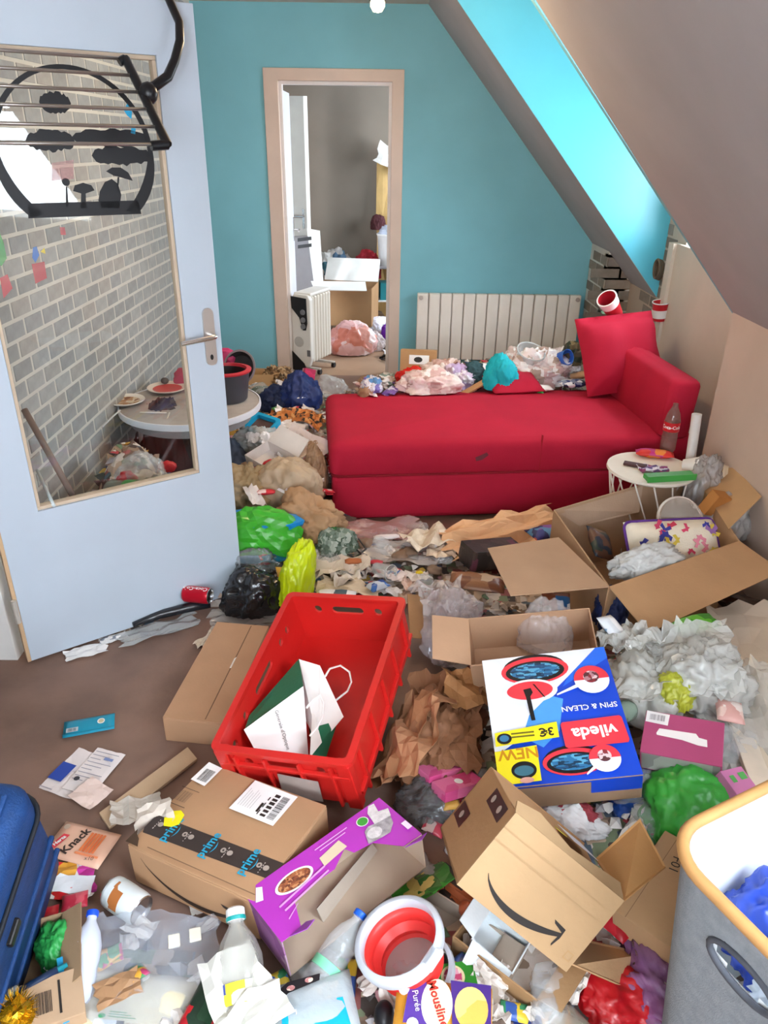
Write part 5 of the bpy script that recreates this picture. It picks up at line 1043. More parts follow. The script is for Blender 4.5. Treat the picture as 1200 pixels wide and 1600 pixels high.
def plank(lab, pts, r=.018, c='d8cbb8'):
    a, b = pts; d = (b-a); L = d.length; o = O('plank', g_box(L, r*3.2, r), M(c, .6, .08, 30, .1, 14), loc=(a+b)/2, bevel=.002); o.rotation_euler = d.to_track_quat('X', 'Z').to_euler(); return tag(o, lab, 'plank')
plank('pale wooden plank leaning toward the laundry basket', (at(1150, 1130, .24), at(1205, 1275, .23)))
plank('second pale wooden plank, nearer the wall', (at(1172, 1110, .24), at(1235, 1265, .22)), .016, 'cdbda6')
tag(O('beige_mat', g_sheet(.30, .5, .03, 931, 8, 3), M('cbbba8', .8, .1, 30, .12, 5), loc=pos(1190, 1020, .10), rot=(.1, -.15, -.2)), 'stained beige mat lying against the wall below the large carton', 'mat')
paper('clear_sheet', 'clear crinkled plastic cover over the beige mat', 'plastic', pos(1185, 1130, .05), .26, .40, FILM('e0dcd4', .42, .12), -.2, .09, 19, 11, tilt=(.3, -.3))
for u, v, w, l, lab in ((1005, 1060, .28, .22, 'grey-white crinkled film draped over the pale grey carrier bag'), (1085, 1040, .30, .24, 'white crinkled film spread over the white carrier bag'), (985, 1010, .16, .16, 'white film flap with a bright corner beside the shallow carton')):
    paper('film_sheet', lab, 'plastic', pos(u, v, .11), w*1.0, l*1.0, FILM('d4d6d2', .5, .15), u*.01, .10, 19, 12, tilt=(.35, .1))
# ---- near the parcel box and the bucket
f0 = boxlet('plain_carton', 'kraft carton marked with a code beside the laundry basket', (.70, 1.16, .03), (.15, .25, .15), KRAFT('b8946e'), -.794, (.20, -.10)); f = face((.15, .25, .15), 'top'); txt(f0, f, 'F01', .40, .72, .03, INK, -1.4); dec(f0, f, rct(.22, 0, .23, 1), M('8a6a4c', .8, var=0), 'seam')
bag('red_pack', 'deep red plastic bag under the parcel box flap', at(955, 1560, .0), (.10, .11, .05), M('b8151e', .3, .2, 30, .08, spec=.6), .5, .4)
txt_ = None
bag('purple_film', 'purple see-through film between red bag and basket', at(1025, 1560, .0), (.08, .12, .06), FILM('8a5a8a', .7), .2, .45)
packet('red_packet', 'dark red packet with white print in the gap of the parcel box flaps', at(975, 1440, .06), .12, .07, .03, P(['a01420', 'b8202c', '8a0f1c', 'd8c0c0'], 20), .7)
paper('onion_leaflet', 'dark printed leaflet with onion pictures beside the bucket', 'leaflet', at(725, 1405, .02), .20, .09, P(['2a2022', '3a2a28', '1f1a1e', 'b5623c', '4a3a36'], 16), -.75, .02, 7, 3)
on = thing('onion', 'reddish brown onion on the dark leaflet', 'onion', at(730, 1428, .03)); O('bulb', g_lathe([(0, 0), (.012, .001), (.022, .012), (.021, .024), (.010, .034), (.003, .042), (0, .043)], 18), M('b5603f', .4, .1, 40, .2, 20), on, smooth=2); O('root', xf(ico(1), (0, 0, .0), (0, 0, 0), (.004, .004, .003)), M('8a6a4a', .9), on)
wt = carton('white_tray', 'white takeaway carton half crushed beside the bucket', (.11, .085, .06), at(775, 1478, .03), (.25, .3, -.6), 'e2eaee', [('front', 95, .05, .02), ('left', 60, .05, .01)], t=.003)
ou = carton('flat_carton', 'large shallow grey carton under the bucket', (.34, .24, .05), at(650, 1480, .0), (0, 0, -.6), 'a89a8c', [('right', 85, .06), ('left', 40, .06)], t=.004)
gc = tag(O('green_card', xf(g_prism(rct(-.05, -.03, .05, .03), [], .002), (0, 0, 0)), M('2f8a2a', .45, .05, 40, .08), loc=at(708, 1527, .07), rot=(.1, 0, .15)), 'green card with a round pink emblem in front of the bucket', 'card')
q = (frame((-.05, -.03, 0), (1, 0, 0), (0, 1, 0)), .1, .06); dec(gc, q, ell(.5, .52, .26, .40), M('e8d8a8', .5), 'emblem'); dec(gc, q, ell(.5, .52, .20, .33), P(['c84a70', 'e0a0b0', 'a83458', 'e8d0c8'], 90), 'emblem')
for u, v, lab in ((650, 1392, 'green printed leaflet above the bucket rim'), (672, 1378, 'second green leaflet slid under the pet food box')):
    paper('green_leaflet', lab, 'leaflet', at(u, v, .05), .12, .06, P(['2f6a24', '3f8a2c', '254f1e', 'c8b060', '4a9a3a'], 22), .6, .012, 6, 3)
ml_ = packet('potato_packet', 'orange and purple instant potato packet at the lower edge', at(692, 1588, .085), .20, .12, .03, M('e8a83c', .4, .1, 40, .08), -.12, root=True)
q = (frame((-.10, -.06, .0345), (1, 0, 0), (0, 1, 0)), .20, .12)
dec(ml_, q, [(.10, .15), (.38, .15), (.30, .92), (.14, .92)], M('5a3a98', .45, var=.05), 'purple_panel'); dec(ml_, q, [(.60, .1), (.98, .1), (.98, .95), (.56, .95)], M('4a2f80', .45, var=.05), 'purple_panel'); dec(ml_, q, ell(.43, .52, .16, .42, 24), M('f6ecc8', .45, var=.02), 'name_panel'); dec(ml_, q, ell(.78, .52, .17, .36, 24), P(['e8b85a', 'f0cc80', 'd99a3c'], 18), 'mash_picture')
txt(ml_, q, 'Mousline', .44, .52, .026, M('c0392b', .5, var=0), -1.2, bold=.03); txt(ml_, q, 'Purée', .22, .52, .018, LBL, -1.3); dec(ml_, q, ell(.08, .72, .06, .14, 14), M('e6e0f0', .5), 'badge'); dec(ml_, q, ell(.20, .14, .06, .1, 12), LBL, 'badge')
tag(O('plastic_stopper', xf(ico(3), (0, 0, .025), (0, 0, 0), (.022, .03, .025)), M('15161c', .4, var=.1), loc=at(600, 1598, .02), smooth=2), 'black rounded plastic piece beside the potato packet', 'plastic')
bottle('crushed_bottle', 'crushed clear plastic bottle between the parcel box and the potato packet', at(870, 1590, .04), .04, .22, FILM('c2b8a8', .45), (1.45, .1, .6), M('4a9a5a', .4, var=0), M('6a7a6a', .5, .1, var=.3))
packet('brown_packet', 'brown and blue packet at the lower edge under the crushed bottle', at(845, 1612, .02), .14, .08, .03, P(['c98a5c', '2a3a78', 'e0b890', '3a4a88'], 16), .1)
oc2 = carton('open_carton', 'small open kraft carton behind the white takeaway carton', (.22, .18, .08), at(800, 1500, .0), (0, 0, -.7), 'a8855f', [('right', 85, .05)], t=.004)
# ---- lower edge, middle
bt = bottle('milk_bottle', 'clear milk bottle with a white cap in front of the pet food box', at(385, 1625, .045), .05, .24, FILM('c6c4bc', .42, .12), (-1.15, .0, .25), None, None)
O('cap', g_lathe([(.018, .222), (.021, .224), (.021, .246), (.016, .25), (0, .25)], 18), WHITE, bt, smooth=.7); O('cap_ring', g_lathe([(.0212, .222), (.022, .224), (.0222, .230), (.0212, .231), (.0212, .222)], 18), M('1f9a98', .4, var=0), bt, smooth=.8); O('label', g_lathe([(.0512, .06), (.0515, .062), (.0515, .10)], 22, cap=False), P(['d9d6c8', '3a8a6a', '3a4a9a', 'e6d83a', 'c9c6bc'], 26), bt, smooth=.9)
for u, v, w, l, rz, lab in ((372, 1545, .13, .16, .5, 'large off-white paper sheet over the clear milk bottle'), (395, 1590, .14, .08, .55, 'folded off-white paper sheet at the lower edge')):
    paper('paper_sheet', lab, 'paper', at(u, v, .10), w, l, M('dddcd4', .6, .06, 20, .05), rz, .022, 6, 2, tilt=(.2, -.2))
bottle('water_bottle', 'clear water bottle with a blue cap below the pet food box', at(480, 1560, .05), .035, .2, CLEAR, (1.2, .0, 2.5), M('1c5ed0', .35, var=.03), M('7ac8a0', .5, var=.1), lz=(.3, .4))
tp = packet('tissue_pack', 'silver and cyan tissue pack with a black printed strip', at(490, 1592, .06), .18, .14, .05, FILM('c2ccd0', .75), .25, root=True)
q = (frame((-.09, -.07, .046), (1, 0, 0), (0, 1, 0)), .18, .14); dec(tp, q, [(.12, .1), (.88, .1), (.85, .52), (.35, .56), (.14, .48)], M('12a8d8', .4, .1, var=.1), 'cyan_panel'); dec(tp, q, [(.02, .58), (.25, .76), (.62, .84), (.64, .94), (.25, .92), (.0, .72)], M('1c181c', .5), 'black_strip')
for x, y in ((.10, .71), (.28, .82), (.50, .875)): dec(tp, q, ell(x, y, .05, .04, 10), P(['d8a8a0', 'e8d0c0', 'b87a78'], 90), 'picture')
for i in range(5): dec(tp, q, rct(.30+.06*i, .40, .33+.06*i, .50), LBL, 'print')
packet('dark_red_pack', 'red and dark green packet beside the off-white paper', at(318, 1585, .04), .07, .14, .03, P(['c8242c', '22382a', 'a81c26', '2a4a34', 'e0d0c8'], 16), -.3)
# big clear food pack
fp_ = thing('food_pack', 'large clear food packaging with a greasy cream tray', 'packaging', at(222, 1530, .02), (.08, 0, -.08))
O('tray', xf(g_packet(.27, .15, .03, 51, 11), (.0, -.07, 0)), M('d6cdb0', .5, .1, 20, .12, 6), fp_, smooth=2); O('film', xf(g_sheet(.30, .24, .03, 52, 13, 6), (0, .01, .02)), FILM('c4ccd8', .22, .10), fp_)
q = (frame((-.135, -.145, .032), (1, 0, 0), (0, 1, 0)), .27, .15)
dec(fp_, q, rct(.28, .05, .46, .30), M('dfe6ea', .5), 'label'); dec(fp_, q, rct(.46, .05, .52, .30), INK, 'label'); dec(fp_, q, rct(.53, .05, .64, .28), M('b8a890', .6), 'label', [rct(.54, .08, .63, .25)]); bars(fp_, q, .66, .08, .74, .24, 9, INK, 4); dec(fp_, q, ell(.33, .34, .03, .03, 12), M('2f9a5a', .5), 'green_seal'); dec(fp_, q, rct(.04, .18, .08, .30), M('d0343c', .5), 'red_mark')
for i in range(3): dec(fp_, q, rct(.38, .33+.03*i, .60-.04*i, .345+.03*i), M('6a9a6a', .6), 'print')
for u, v, lab in ((272, 1472, 'small white foam square on the clear packaging'), (305, 1462, 'small cream foam square beside the white one')):
    tag(O('foam_square', g_box(.026, .03, .008), M('e2dccc', .7), loc=at(u, v, .06), rot=(.1, .1, .3), bevel=.002), lab, 'foam')
tag(O('grease_spot', xf(g_sheet(.09, .06, .01, 61, 6, 3), (0, 0, 0)), M('a8805c', .5, .1, var=.15), loc=at(185, 1545, .055), rot=(0, 0, .5)), 'stained brown paper strip on the cream tray', 'paper')
# tin can, sausage packet, flyers
tc = can('tin_can', 'open tin can with a white label lying beside the delivery carton', at(172, 1390, .04), .038, .11, M('dfe6e6', .35, .02, 20, .04, 10), (pi/2, 0, 1.05), None)
O('label_picture', g_lathe([(.0385, .028), (.0386, .03), (.0386, .062)], 28, cap=False), P(['dfe4e2', 'e8ecea', 'b8703a', 'd6dcd8', '6a4a2c', 'e2e6e4'], 24), tc, smooth=.8)
kn = packet('sausage_packet', 'flat sausage packet with orange sausages printed on it', at(128, 1322, .01), .17, .11, .012, M('e6b79c', .4, .05, 30, .06), -.25, root=True)
q = (frame((-.085, -.055, .0125), (1, 0, 0), (0, 1, 0)), .17, .11); txt(kn, q, 'Knack', .40, .50, .034, M('3a2a24', .5, var=0), 1.3, bold=.03); dec(kn, q, [(.06, .18), (.17, .20), (.25, .62), (.14, .62)], M('d8404a', .5), 'logo_panel'); txt(kn, q, 'Herta', .155, .41, .015, LBL, 1.2, bold=.04)
for i in range(5): dec(kn, q, [(.55+.055*i, .28), (.59+.055*i, .28), (.60+.055*i, .82), (.56+.055*i, .82)], M(['e0763c', 'd8662f'][i % 2], .45, var=.1), 'sausage_picture')
dec(kn, q, rct(.52, .18, .92, .24), M('e88a5c', .5), 'print'); txt(kn, q, 'x10', .80, .14, .016, INK, .2); dec(kn, q, ell(.12, .80, .05, .08, 12), M('b8a08c', .6), 'print')
fl_ = paper('pink_flyer', 'magenta and red flyer under the sausage packet', 'flyer', at(100, 1375, .008), .16, .11, P(['c83a98', 'd8242c', 'e8e0e0', 'c24aa8', 'e0a03a', 'a82a88'], 13), .2, .015, 7, 3)
paper('white_card', 'white card resting on the magenta flyer', 'card', at(115, 1382, .02), .10, .05, M('e6e8ec', .5, .03), -.05, .006, 5, 2)
packet('red_sweet_pack', 'red sweet packet in front of the white card', at(118, 1412, .015), .06, .045, .02, P(['c8344a', 'd85a68', 'b02a3c'], 30), .3)
packet('red_strip_pack', 'dark red pack at the edge of the suitcase', at(72, 1432, .02), .06, .035, .02, M('b3202a', .4, .1, var=.1), .3)
boxlet('mini_tub', 'small green-lidded tub by the suitcase', at(70, 1398, .015), (.03, .03, .02), M('5aa03a', .4, var=.15), .2)
packet('yellow_wrapper', 'yellow wrapper near the green bag at the suitcase', at(88, 1462, .015), .05, .05, .02, M('d8a42a', .4, .1, var=.15), .5, cat='wrapper')
bag('green_pouch', 'bright green pouch behind the cream plastic bottle', at(95, 1490, .01), (.045, .06, .05), M('2f9a4a', .4, .15, 30, .15), .6, .4)
bottle('white_blue_bottle', 'white plastic bottle with a royal blue cap beside the clear packaging', at(120, 1572, .035), .032, .19, M('d2d8e8', .35, .02, var=.03), (-1.3, 0, .12), M('1a4fd0', .35, var=0))
cl = carton('torn_carton', 'torn open kraft carton between suitcase and clear packaging', (.12, .20, .07), at(62, 1530, .0), (0, 0, .35), 'a08466', [('right', 60, .05)], t=.004)
cbx = boxlet('barcode_carton', 'kraft carton with a printed barcode at the lower corner', at(85, 1585, .03), (.12, .10, .06), KRAFT('b89a7c'), .45, (.1, .1)); f = face((.12, .10, .06), 'top'); bars(cbx, f, .12, .25, .5, .7, 16, INK, 6); dec(cbx, f, rct(.6, .15, .64, .85), INK, 'printed_line')
tbz = thing('toothbrush', 'teal plastic brush handle lying on the torn carton', 'brush', at(45, 1545, .09), (0, 0, .75)); O('handle', g_tube([(-.09, 0, 0), (-.03, .004, .004), (.04, 0, .003), (.08, -.003, 0)], [.004, .008, .007, .005], 8), M('1f8a9a', .35, var=.1), tbz, smooth=2); O('grip', g_tube([(-.02, .004, .004), (.06, -.002, .002)], .0085, 8), M('152a4a', .5, var=0), tbz, smooth=2)
tag(O('blue_strip', xf(g_prism(rct(-.006, -.07, .006, .07), [], .004), (0, 0, 0)), M('2a9ac8', .4, var=.05), loc=at(98, 1545, .08), rot=(.1, 0, .45)), 'light blue plastic strip along the torn carton edge', 'strip')
gtn = thing('tinsel', 'gold tinsel ball at the lower corner beside the suitcase', 'tinsel', at(28, 1595, .08)); O('core', xf(g_blob(.035, .035, .035, 88, 3, .4, 2.5), (0, 0, 0)), M('c9971a', .25, .2, 60, .2, metal=.8), gtn)
R = random.Random(8); gs = []
for k in range(160):
    d = Vector((R.gauss(0, 1), R.gauss(0, 1), R.gauss(.4, 1))).normalized(); gs.append(g_prism([(-.001, 0), (.001, 0), (0, .018)], [], .0004)); gs[-1] = xm(gs[-1], Matrix.Translation(Vector((0, 0, .03))+d*.03) @ d.to_track_quat('Y', 'Z').to_matrix().to_4x4())
stuff('strands', join(*gs), M('e2b52a', .2, 0, var=0, metal=.9), gtn)
bottle('glass_vial', 'slim clear tube lying at the suitcase edge', at(26, 1545, .10), .010, .09, CLEAR, (1.3, 0, -.3), cat='vial')
# papers on the cleared floor
tq = packet('turquoise_packet', 'flat turquoise tissue packet on the bare floor', at(140, 1136, .002), .155, .075, .014, M('1595b4', .35, .05, 30, .06), .30, root=True)
q = (frame((-.0775, -.0375, .0148), (1, 0, 0), (0, 1, 0)), .155, .075); dec(tq, q, ell(.74, .52, .075, .17, 20), LBL, 'emblem'); dec(tq, q, ell(.74, .52, .055, .12, 20), M('d8c8a0', .5, var=.1), 'emblem'); dec(tq, q, rct(.07, .14, .30, .40), M('cfd8dc', .5), 'barcode_label'); bars(tq, q, .10, .17, .27, .36, 12, M('6a7a82', .5, var=0), 5); dec(tq, q, rct(.0, .0, 1., .04), M('0f7690', .4), 'crimp')
def sheet_(name, lab, u, v, w, l, rz, c, z=.001, amp=.004):
    r = thing(name, lab, 'paper', at(u, v, z), (0, 0, rz)); O('leaf', g_sheet(w, l, amp, sd_(), 7, 2, jag=.012), M(c, .6, .02, 20, .03), r); return r
l1 = sheet_('leaflet', 'white leaflet with a broad blue band on the bare floor', 118, 1208, .12, .17, -.35, 'eadfdc')
q = (frame((-.06, -.085, .006), (1, 0, 0), (0, 1, 0)), .12, .17); dec(l1, q, rct(.0, .22, .40, .62), M('2a4aa8', .5, var=.04), 'blue_band'); dec(l1, q, rct(.0, .02, .38, .04), M('a8a0a8', .6), 'printed_line')
l2 = sheet_('letter', 'printed white letter lying half on the blue-banded leaflet', 148, 1205, .10, .17, -.28, 'ece2df', .008)
q = (frame((-.05, -.085, .007), (1, 0, 0), (0, 1, 0)), .10, .17)
for i in range(9): dec(l2, q, rct(.10, .88-.085*i, .9-.22*(i % 3), .895-.085*i), M('9a94a0', .6, var=0), 'printed_line')
dec(l2, q, ell(.25, .22, .09, .05, 12), M('3a363c', .6), 'stamp'); dec(l2, q, rct(.55, .72, .85, .78), M('7a8ab8', .6), 'printed_line')
sheet_('pale_card', 'blank pale pink card on top of the printed letter', 142, 1240, .095, .085, -.55, 'e8cfc4', .016)
# ---- things in the laundry basket
bag('blue_packet_bag', 'royal blue plastic bag inside the laundry basket', (.76, .90, .30), (.10, .10, .12), M('1a3fa8', .35, .2, 30, .12, spec=.6), 0, .4)
bag('patterned_cloth', 'dark patterned cloth on the blue bag in the basket', (.85, .90, .36), (.10, .09, .09), P(['2a3038', 'd8c8c8', '4a5a58', 'b88a98', '1f252c', 'e4dcd8'], 45, .8), 0, .35, cat='cloth')
bag('white_cloth', 'white cloth at the side of the basket', (.80, .80, .30), (.12, .10, .12), M('dfe6ec', .8, .15, 30, .05), 0, .35, cat='cloth')
# ---- drying rack hooked over the door
n_ = Vector((sin(TH), -cos(TH), 0)); dk = thing('drying_rack', 'black and steel clothes drying rack hooked over the white door', 'rack', (HX+.45, HY+.33, 1.75))
iv = pmat(dk).inverted(); DP = lambda u, v, off: iv @ door_pt(u, v, off)[2]
BK = M('141519', .35, 0, var=.1)
b0, b1 = DP(196, 92, .05), DP(262, 226, .30)
O('end_bar', g_tube([b0, b0.lerp(b1, .3), b0.lerp(b1, .6), b1], .0125, 8), BK, dk, smooth=.8); O('end_cap', g_tube([b1, DP(236, 228, .30)], .013, 8), BK, dk, smooth=.8); O('end_cap', g_tube([b0, DP(186, 97, .05)], .012, 8), BK, dk, smooth=.8)
dd = Vector((cos(TH), sin(TH), 0))
for k in range(6): q = b0.lerp(b1, k/5); O('rod', g_tube([q, q-dd*.72], .0045, 8), M('a8a29c', .3, 0, var=0, metal=.8), dk, smooth=2)
O('end_bar', g_tube([b0-dd*.72, b1-dd*.72], .0125, 8), BK, dk, smooth=.8)
O('hook_arm', g_tube([DP(258, -14, .02), DP(268, 8, .04), DP(280, 35, .07), DP(281, 65, .10), DP(273, 95, .12), DP(262, 120, .14), DP(240, 136, .15), DP(226, 138, .15)], [.011, .012, .012, .013, .013, .014, .014, .015], 10), BK, dk, smooth=2); O('joint', xf(ico(2), tuple(DP(232, 146, .16)), (0, 0, 0), (.026, .026, .03)), BK, dk, smooth=2)
O('hook', g_tube([DP(258, -14, .02), DP(256, -22, .0), DP(256, -22, -.05)], .010, 8), BK, dk, smooth=2)
# ---- ceiling bulb
lp = thing('ceiling_bulb', 'lit bare bulb hanging from the ceiling', 'lamp', (-.052, 3.7, 2.18)); O('bulb', xf(g_lathe([(0, 0), (.018, .004), (.03, .022), (.03, .036), (.018, .06), (.013, .072)], 20), (0, 0, 0)), M('ffd9a0', .4, 0, var=0, emit=9.), lp, smooth=2); O('socket', g_lathe([(.015, .07), (.02, .075), (.02, .115), (.008, .125)], 16), WHITE, lp, smooth=.7); O('cord', g_tube([(0, 0, .12), (0, 0, .34)], .003, 6), WHITE, lp)
bl_ = bpy.data.lights.new('bulb_light', 'POINT'); bl_.energy = 26; bl_.color = (1, .72, .42); bl_.shadow_soft_size = .03; bo = bpy.data.objects.new('bulb_light', bl_); COL.objects.link(bo); bo.parent = lp; bo.location = (0, 0, -.05)
# ---- the room beyond
rb = carton('white_carton', 'large open carton, white outside and brown inside, in the room beyond', (.55, .40, .36), (-.38, 7.45, .10), (0, 0, -.15), 'a5805c', [('back', 40, .25, .02, 'f4f1ec')], t=.006, kill=())
plate(rb, [Vector((-.69, 7.30, .50)), Vector((-.60, 7.30, .50)), Vector((-.62, 7.30, .96)), Vector((-.74, 7.30, .98))], M('f2f0ec', .5, var=.02), .006)
plate(rb, [Vector((-.72, 7.32, .505)), Vector((-.20, 7.32, .505)), Vector((-.18, 7.05, .47)), Vector((-.66, 7.05, .47))], M('f4f2ee', .5, var=.02), .006)
for z in (.86, .80): plate(rb, [Vector((-.83, 7.31, z)), Vector((-.70, 7.29, z+.02)), Vector((-.70, 7.29, z+.05)), Vector((-.83, 7.31, z+.03))], BLACK, .003, 'black_tape')
gx = boxlet('grey_box', 'tall grey box with black tape behind the heater', (-.78, 7.55, .0), (.22, .2, .88), M('8a868a', .6, .05, var=.06), 0)
bag('pink_bag', 'pink clear-wrapped bundle on the floor of the room beyond', (-.30, 6.62, .0), (.21, .16, .20), P(['e09a8c', 'e8b4b0', 'd8806c', 'f0d0cc'], 9, .3), 0, .35, 1.6)
bag('clear_bag', 'clear bag beside the pink bundle in the room beyond', (-.13, 6.75, .0), (.12, .10, .12), FILM('e0d0d0', .5), 0, .4)
bag('white_bag', 'white plastic bag under the stand in the room beyond', (-.10, 7.35, .0), (.14, .1, .12), P(['f2f0f4', 'e0dcea', 'f8f6fa'], 10, .4), 0, .4)
bag('purple_bag', 'violet plastic bag beyond the doorway by the frame', (.05, 7.15, .0), (.09, .08, .10), M('7a2ab8', .4, .15, var=.1), 0, .4)
st = thing('stand', 'grey metal stand with a tray in the room beyond', 'stand', (.02, 8.0, 0))
for x in (-.16, .2):
    for y in (-.15, .15): O('leg', g_tube([(x, y, 0), (x, y, .55)], .010, 8), M('6a7088', .4, var=0, metal=.4), st, smooth=2)
O('shelf', g_box(.42, .34, .02, (.02, 0, .55)), M('8a8488', .5, var=.05), st, bevel=.003); O('shelf', g_box(.40, .32, .015, (.02, 0, .22)), M('e6e4e2', .5, var=.03), st, bevel=.003)
bu = thing('white_bin', 'white bucket full of plastic on the metal stand', 'bucket', (.03, 7.98, .57)); O('shell', g_lathe([(0, 0), (.11, 0), (.13, .30), (.125, .30), (.105, .01), (0, .01)], 30), M('d8d4d4', .4, var=.04), bu, smooth=.7); O('rim', g_lathe([(.128, .29), (.137, .292), (.137, .305), (.126, .305), (.128, .29)], 30), WHITE, bu, smooth=.8)
bag('clear_bag', 'plastic bag bulging over the rim of the white bucket', (.03, 7.98, .82), (.11, .1, .1), FILM('c8d0e4', .7), 0, .4)
boxlet('teal_box', 'teal box on the lower shelf of the metal stand', (.04, 7.98, .235), (.22, .2, .17), M('1f7f88', .5, var=.1), .1)
paper('kraft_sheet', 'tall kraft paper sheet standing behind the white bucket', 'paper', (.05, 8.3, .76), .30, 1.46, M('b5935c', .7, .1, var=.08), .05, .03, 7, 3, tilt=(1.5, 0))
paper('white_sheet', 'white paper corner sticking out above the kraft sheet', 'paper', (.05, 8.28, 1.55), .34, .20, M('cfcbc6', .6, .05), .1, .03, 6, 2, tilt=(1.3, .4))
bag('dark_red_cloth', 'dark red cloth hanging beside the kraft sheet', (-.09, 8.25, .88), (.08, .06, .10), M('4a1f24', .8, .1), 0, .4, cat='cloth')
bag('red_cloth', 'red cloth behind the white carton flap', (-.20, 8.1, .40), (.14, .1, .2), M('a82030', .7, .1), 0, .4, cat='cloth')
bag('blue_cloth', 'blue and white things heaped behind the white carton', (-.55, 8.1, .35), (.22, .12, .24), P(['d8d8dc', '5a7a98', 'e8e6e4', '3a6a7a', 'b8b4b4'], 9, .5), 0, .45, cat='cloth')
tag(O('cables', g_tube([Vector((.0+.07*sin(i*1.9)+.02*i*.1, 6.25+.022*i+.05*cos(i*2.3), .012+.012*(i % 3))) for i in range(26)], .005, 6), BLACK, smooth=2), 'tangle of black cables on the floor beyond the doorway', 'cable')
plank('brown wooden board on the floor under the white carton', (Vector((-.45, 7.05, .03)), Vector((.02, 7.2, .03))), .014, '9a8676')

# ------------------------------------------------------------------ smaller repeated litter, every piece on its own
import re
ANCH = []
for o in COL.objects:
    if o.get('category') and not o.get('group') and o.parent is None and o.get('kind') is None:
        w = re.split(r' (?:with|in|on|lying|beside|behind|next|near|along|standing|against|leaning|below|under|at|by|between|slumped|touching|stuck|of|above|to|before|over|sticking|stuffed|squeezed|from|resting|inside|draped|across|seen|half|closer|marked|printed|covering|bulging|heaped|hanging|poking|pushed|spread|showing|beyond|thrown|among|upright|folded|tipped|its|hooked|tilted|arched|curling) ', o['label'])[0].rstrip(',').split()
        if 2 <= len(w) <= 6: ANCH.append((o.location.copy(), ' '.join(w)))
def scatter(n, quad, mk, lab, grp, seed, dz=.01):
    R = random.Random(seed); first = []
    for i in range(n):
        a, b = R.random(), R.random()
        u = (quad[0]*(1-a)+quad[2]*a)*(1-b)+(quad[4]*(1-a)+quad[6]*a)*b if len(quad) == 8 else quad[0]+(quad[2]-quad[0])*a
        v = quad[1]+(quad[3]-quad[1])*b if len(quad) == 4 else (quad[1]*(1-a)+quad[3]*a)*(1-b)+(quad[5]*(1-a)+quad[7]*a)*b
        p = pos(u, v, dz)
        if i < 3: o = mk(R, p); first.append(o)
        else: o = copy_tree(first[i % 3], None, p, (R.uniform(-.5, .5), R.uniform(-.5, .5), R.uniform(0, 6.3)))
        nb = min(ANCH, key=lambda q: (q[0]-p).length)[1]
        o['label'] = (lab.split(' in the ')[0].split(' on the ')[0].split(' between the ')[0].split(' at the ')[0].split(' around the ')[0])+' next to the '+nb; o['group'] = grp
        if i >= 3: o.scale = [R.uniform(.7, 1.25)]*3
def mp(name, cat, w, l, mat, amp=.03): return lambda R, p: paper(name, '', cat, p, w, l, mat, R.uniform(0, 6), amp, 7, 5, (R.uniform(-.5, .5), R.uniform(-.5, .5)))
def mb(name, cat, r, mat): return lambda R, p: bag(name, '', p, r, mat, R.uniform(0, 6), .5, 2., n=3, cat=cat)
def mk_(name, cat, w, l, h, mat): return lambda R, p: packet(name, '', p, w, l, h, mat, R.uniform(0, 6), (R.uniform(-.4, .4), R.uniform(-.4, .4)), cat)
HP = (385, 600, 520, 600, 370, 780, 515, 780)          # heap between the door and the sofa
scatter(22, HP, mp('paper_scrap', 'scrap', .11, .07, M('e9e0dc', .6, .1)), 'white torn paper in the heap between the door and the sofa', 'white scraps by the sofa end', 1, .11)
scatter(14, HP, mk_('red_wrapper', 'wrapper', .08, .05, .02, P(['d02a38', 'e8c8c4', 'c02030'], 22, .35)), 'red and white wrapper in the heap between the door and the sofa', 'red wrappers by the sofa end', 2, .11)
scatter(12, HP, mb('brown_scrap', 'scrap', (.05, .04, .03), M('a5866a', .7, .1)), 'brown crumpled paper in the heap between the door and the sofa', 'brown scraps by the sofa end', 3, .02)
scatter(8, HP, mb('plastic_scrap', 'plastic', (.06, .05, .04), CLEAR), 'clear plastic scrap in the heap between the door and the sofa', 'clear scraps by the sofa end', 4, .09)
scatter(6, HP, mk_('green_packet', 'packet', .07, .05, .02, P(['4a8a3a', 'c8d0b0', '2f6a34'], 22, .35)), 'green packet in the heap between the door and the sofa', 'green packets by the sofa end', 41, .10)
BH = (550, 598, 905, 575, 560, 618, 900, 606)          # behind the sofa
scatter(16, BH, mp('paper_scrap', 'scrap', .12, .07, M('efe4e0', .6, .1), .05), 'whitish paper scrap in the heap behind the sofa', 'white scraps behind the sofa', 5, .05)
scatter(12, BH, mk_('pink_wrapper', 'wrapper', .10, .06, .03, P(['e0b0ac', 'f0dcd8', 'c88a88'], 18, .4)), 'pinkish wrapper in the heap behind the sofa', 'pink wrappers behind the sofa', 6, .06)
scatter(8, BH, mb('brown_scrap', 'scrap', (.06, .05, .04), M('a07a5c', .7, .1)), 'brown crumpled paper in the heap behind the sofa', 'brown scraps behind the sofa', 7, .04)
scatter(6, (565, 600, 760, 614), mk_('purple_wrapper', 'wrapper', .09, .05, .02, P(['7a5aa8', 'd8d0e8', '5a78b8'], 22, .35)), 'purple and blue wrapper in the heap behind the sofa', 'purple wrappers behind the sofa', 8, .06)
FS = (490, 830, 760, 830, 480, 930, 700, 930)          # before the sofa
scatter(14, FS, mp('paper_scrap', 'scrap', .08, .05, M('ddd0c6', .6, .1)), 'pale paper scrap on the floor before the sofa', 'pale scraps before the sofa', 9, .01)
scatter(10, FS, mb('brown_scrap', 'scrap', (.04, .03, .025), M('8a705c', .7, .1)), 'brown crumpled scrap on the floor before the sofa', 'brown scraps before the sofa', 10, .005)
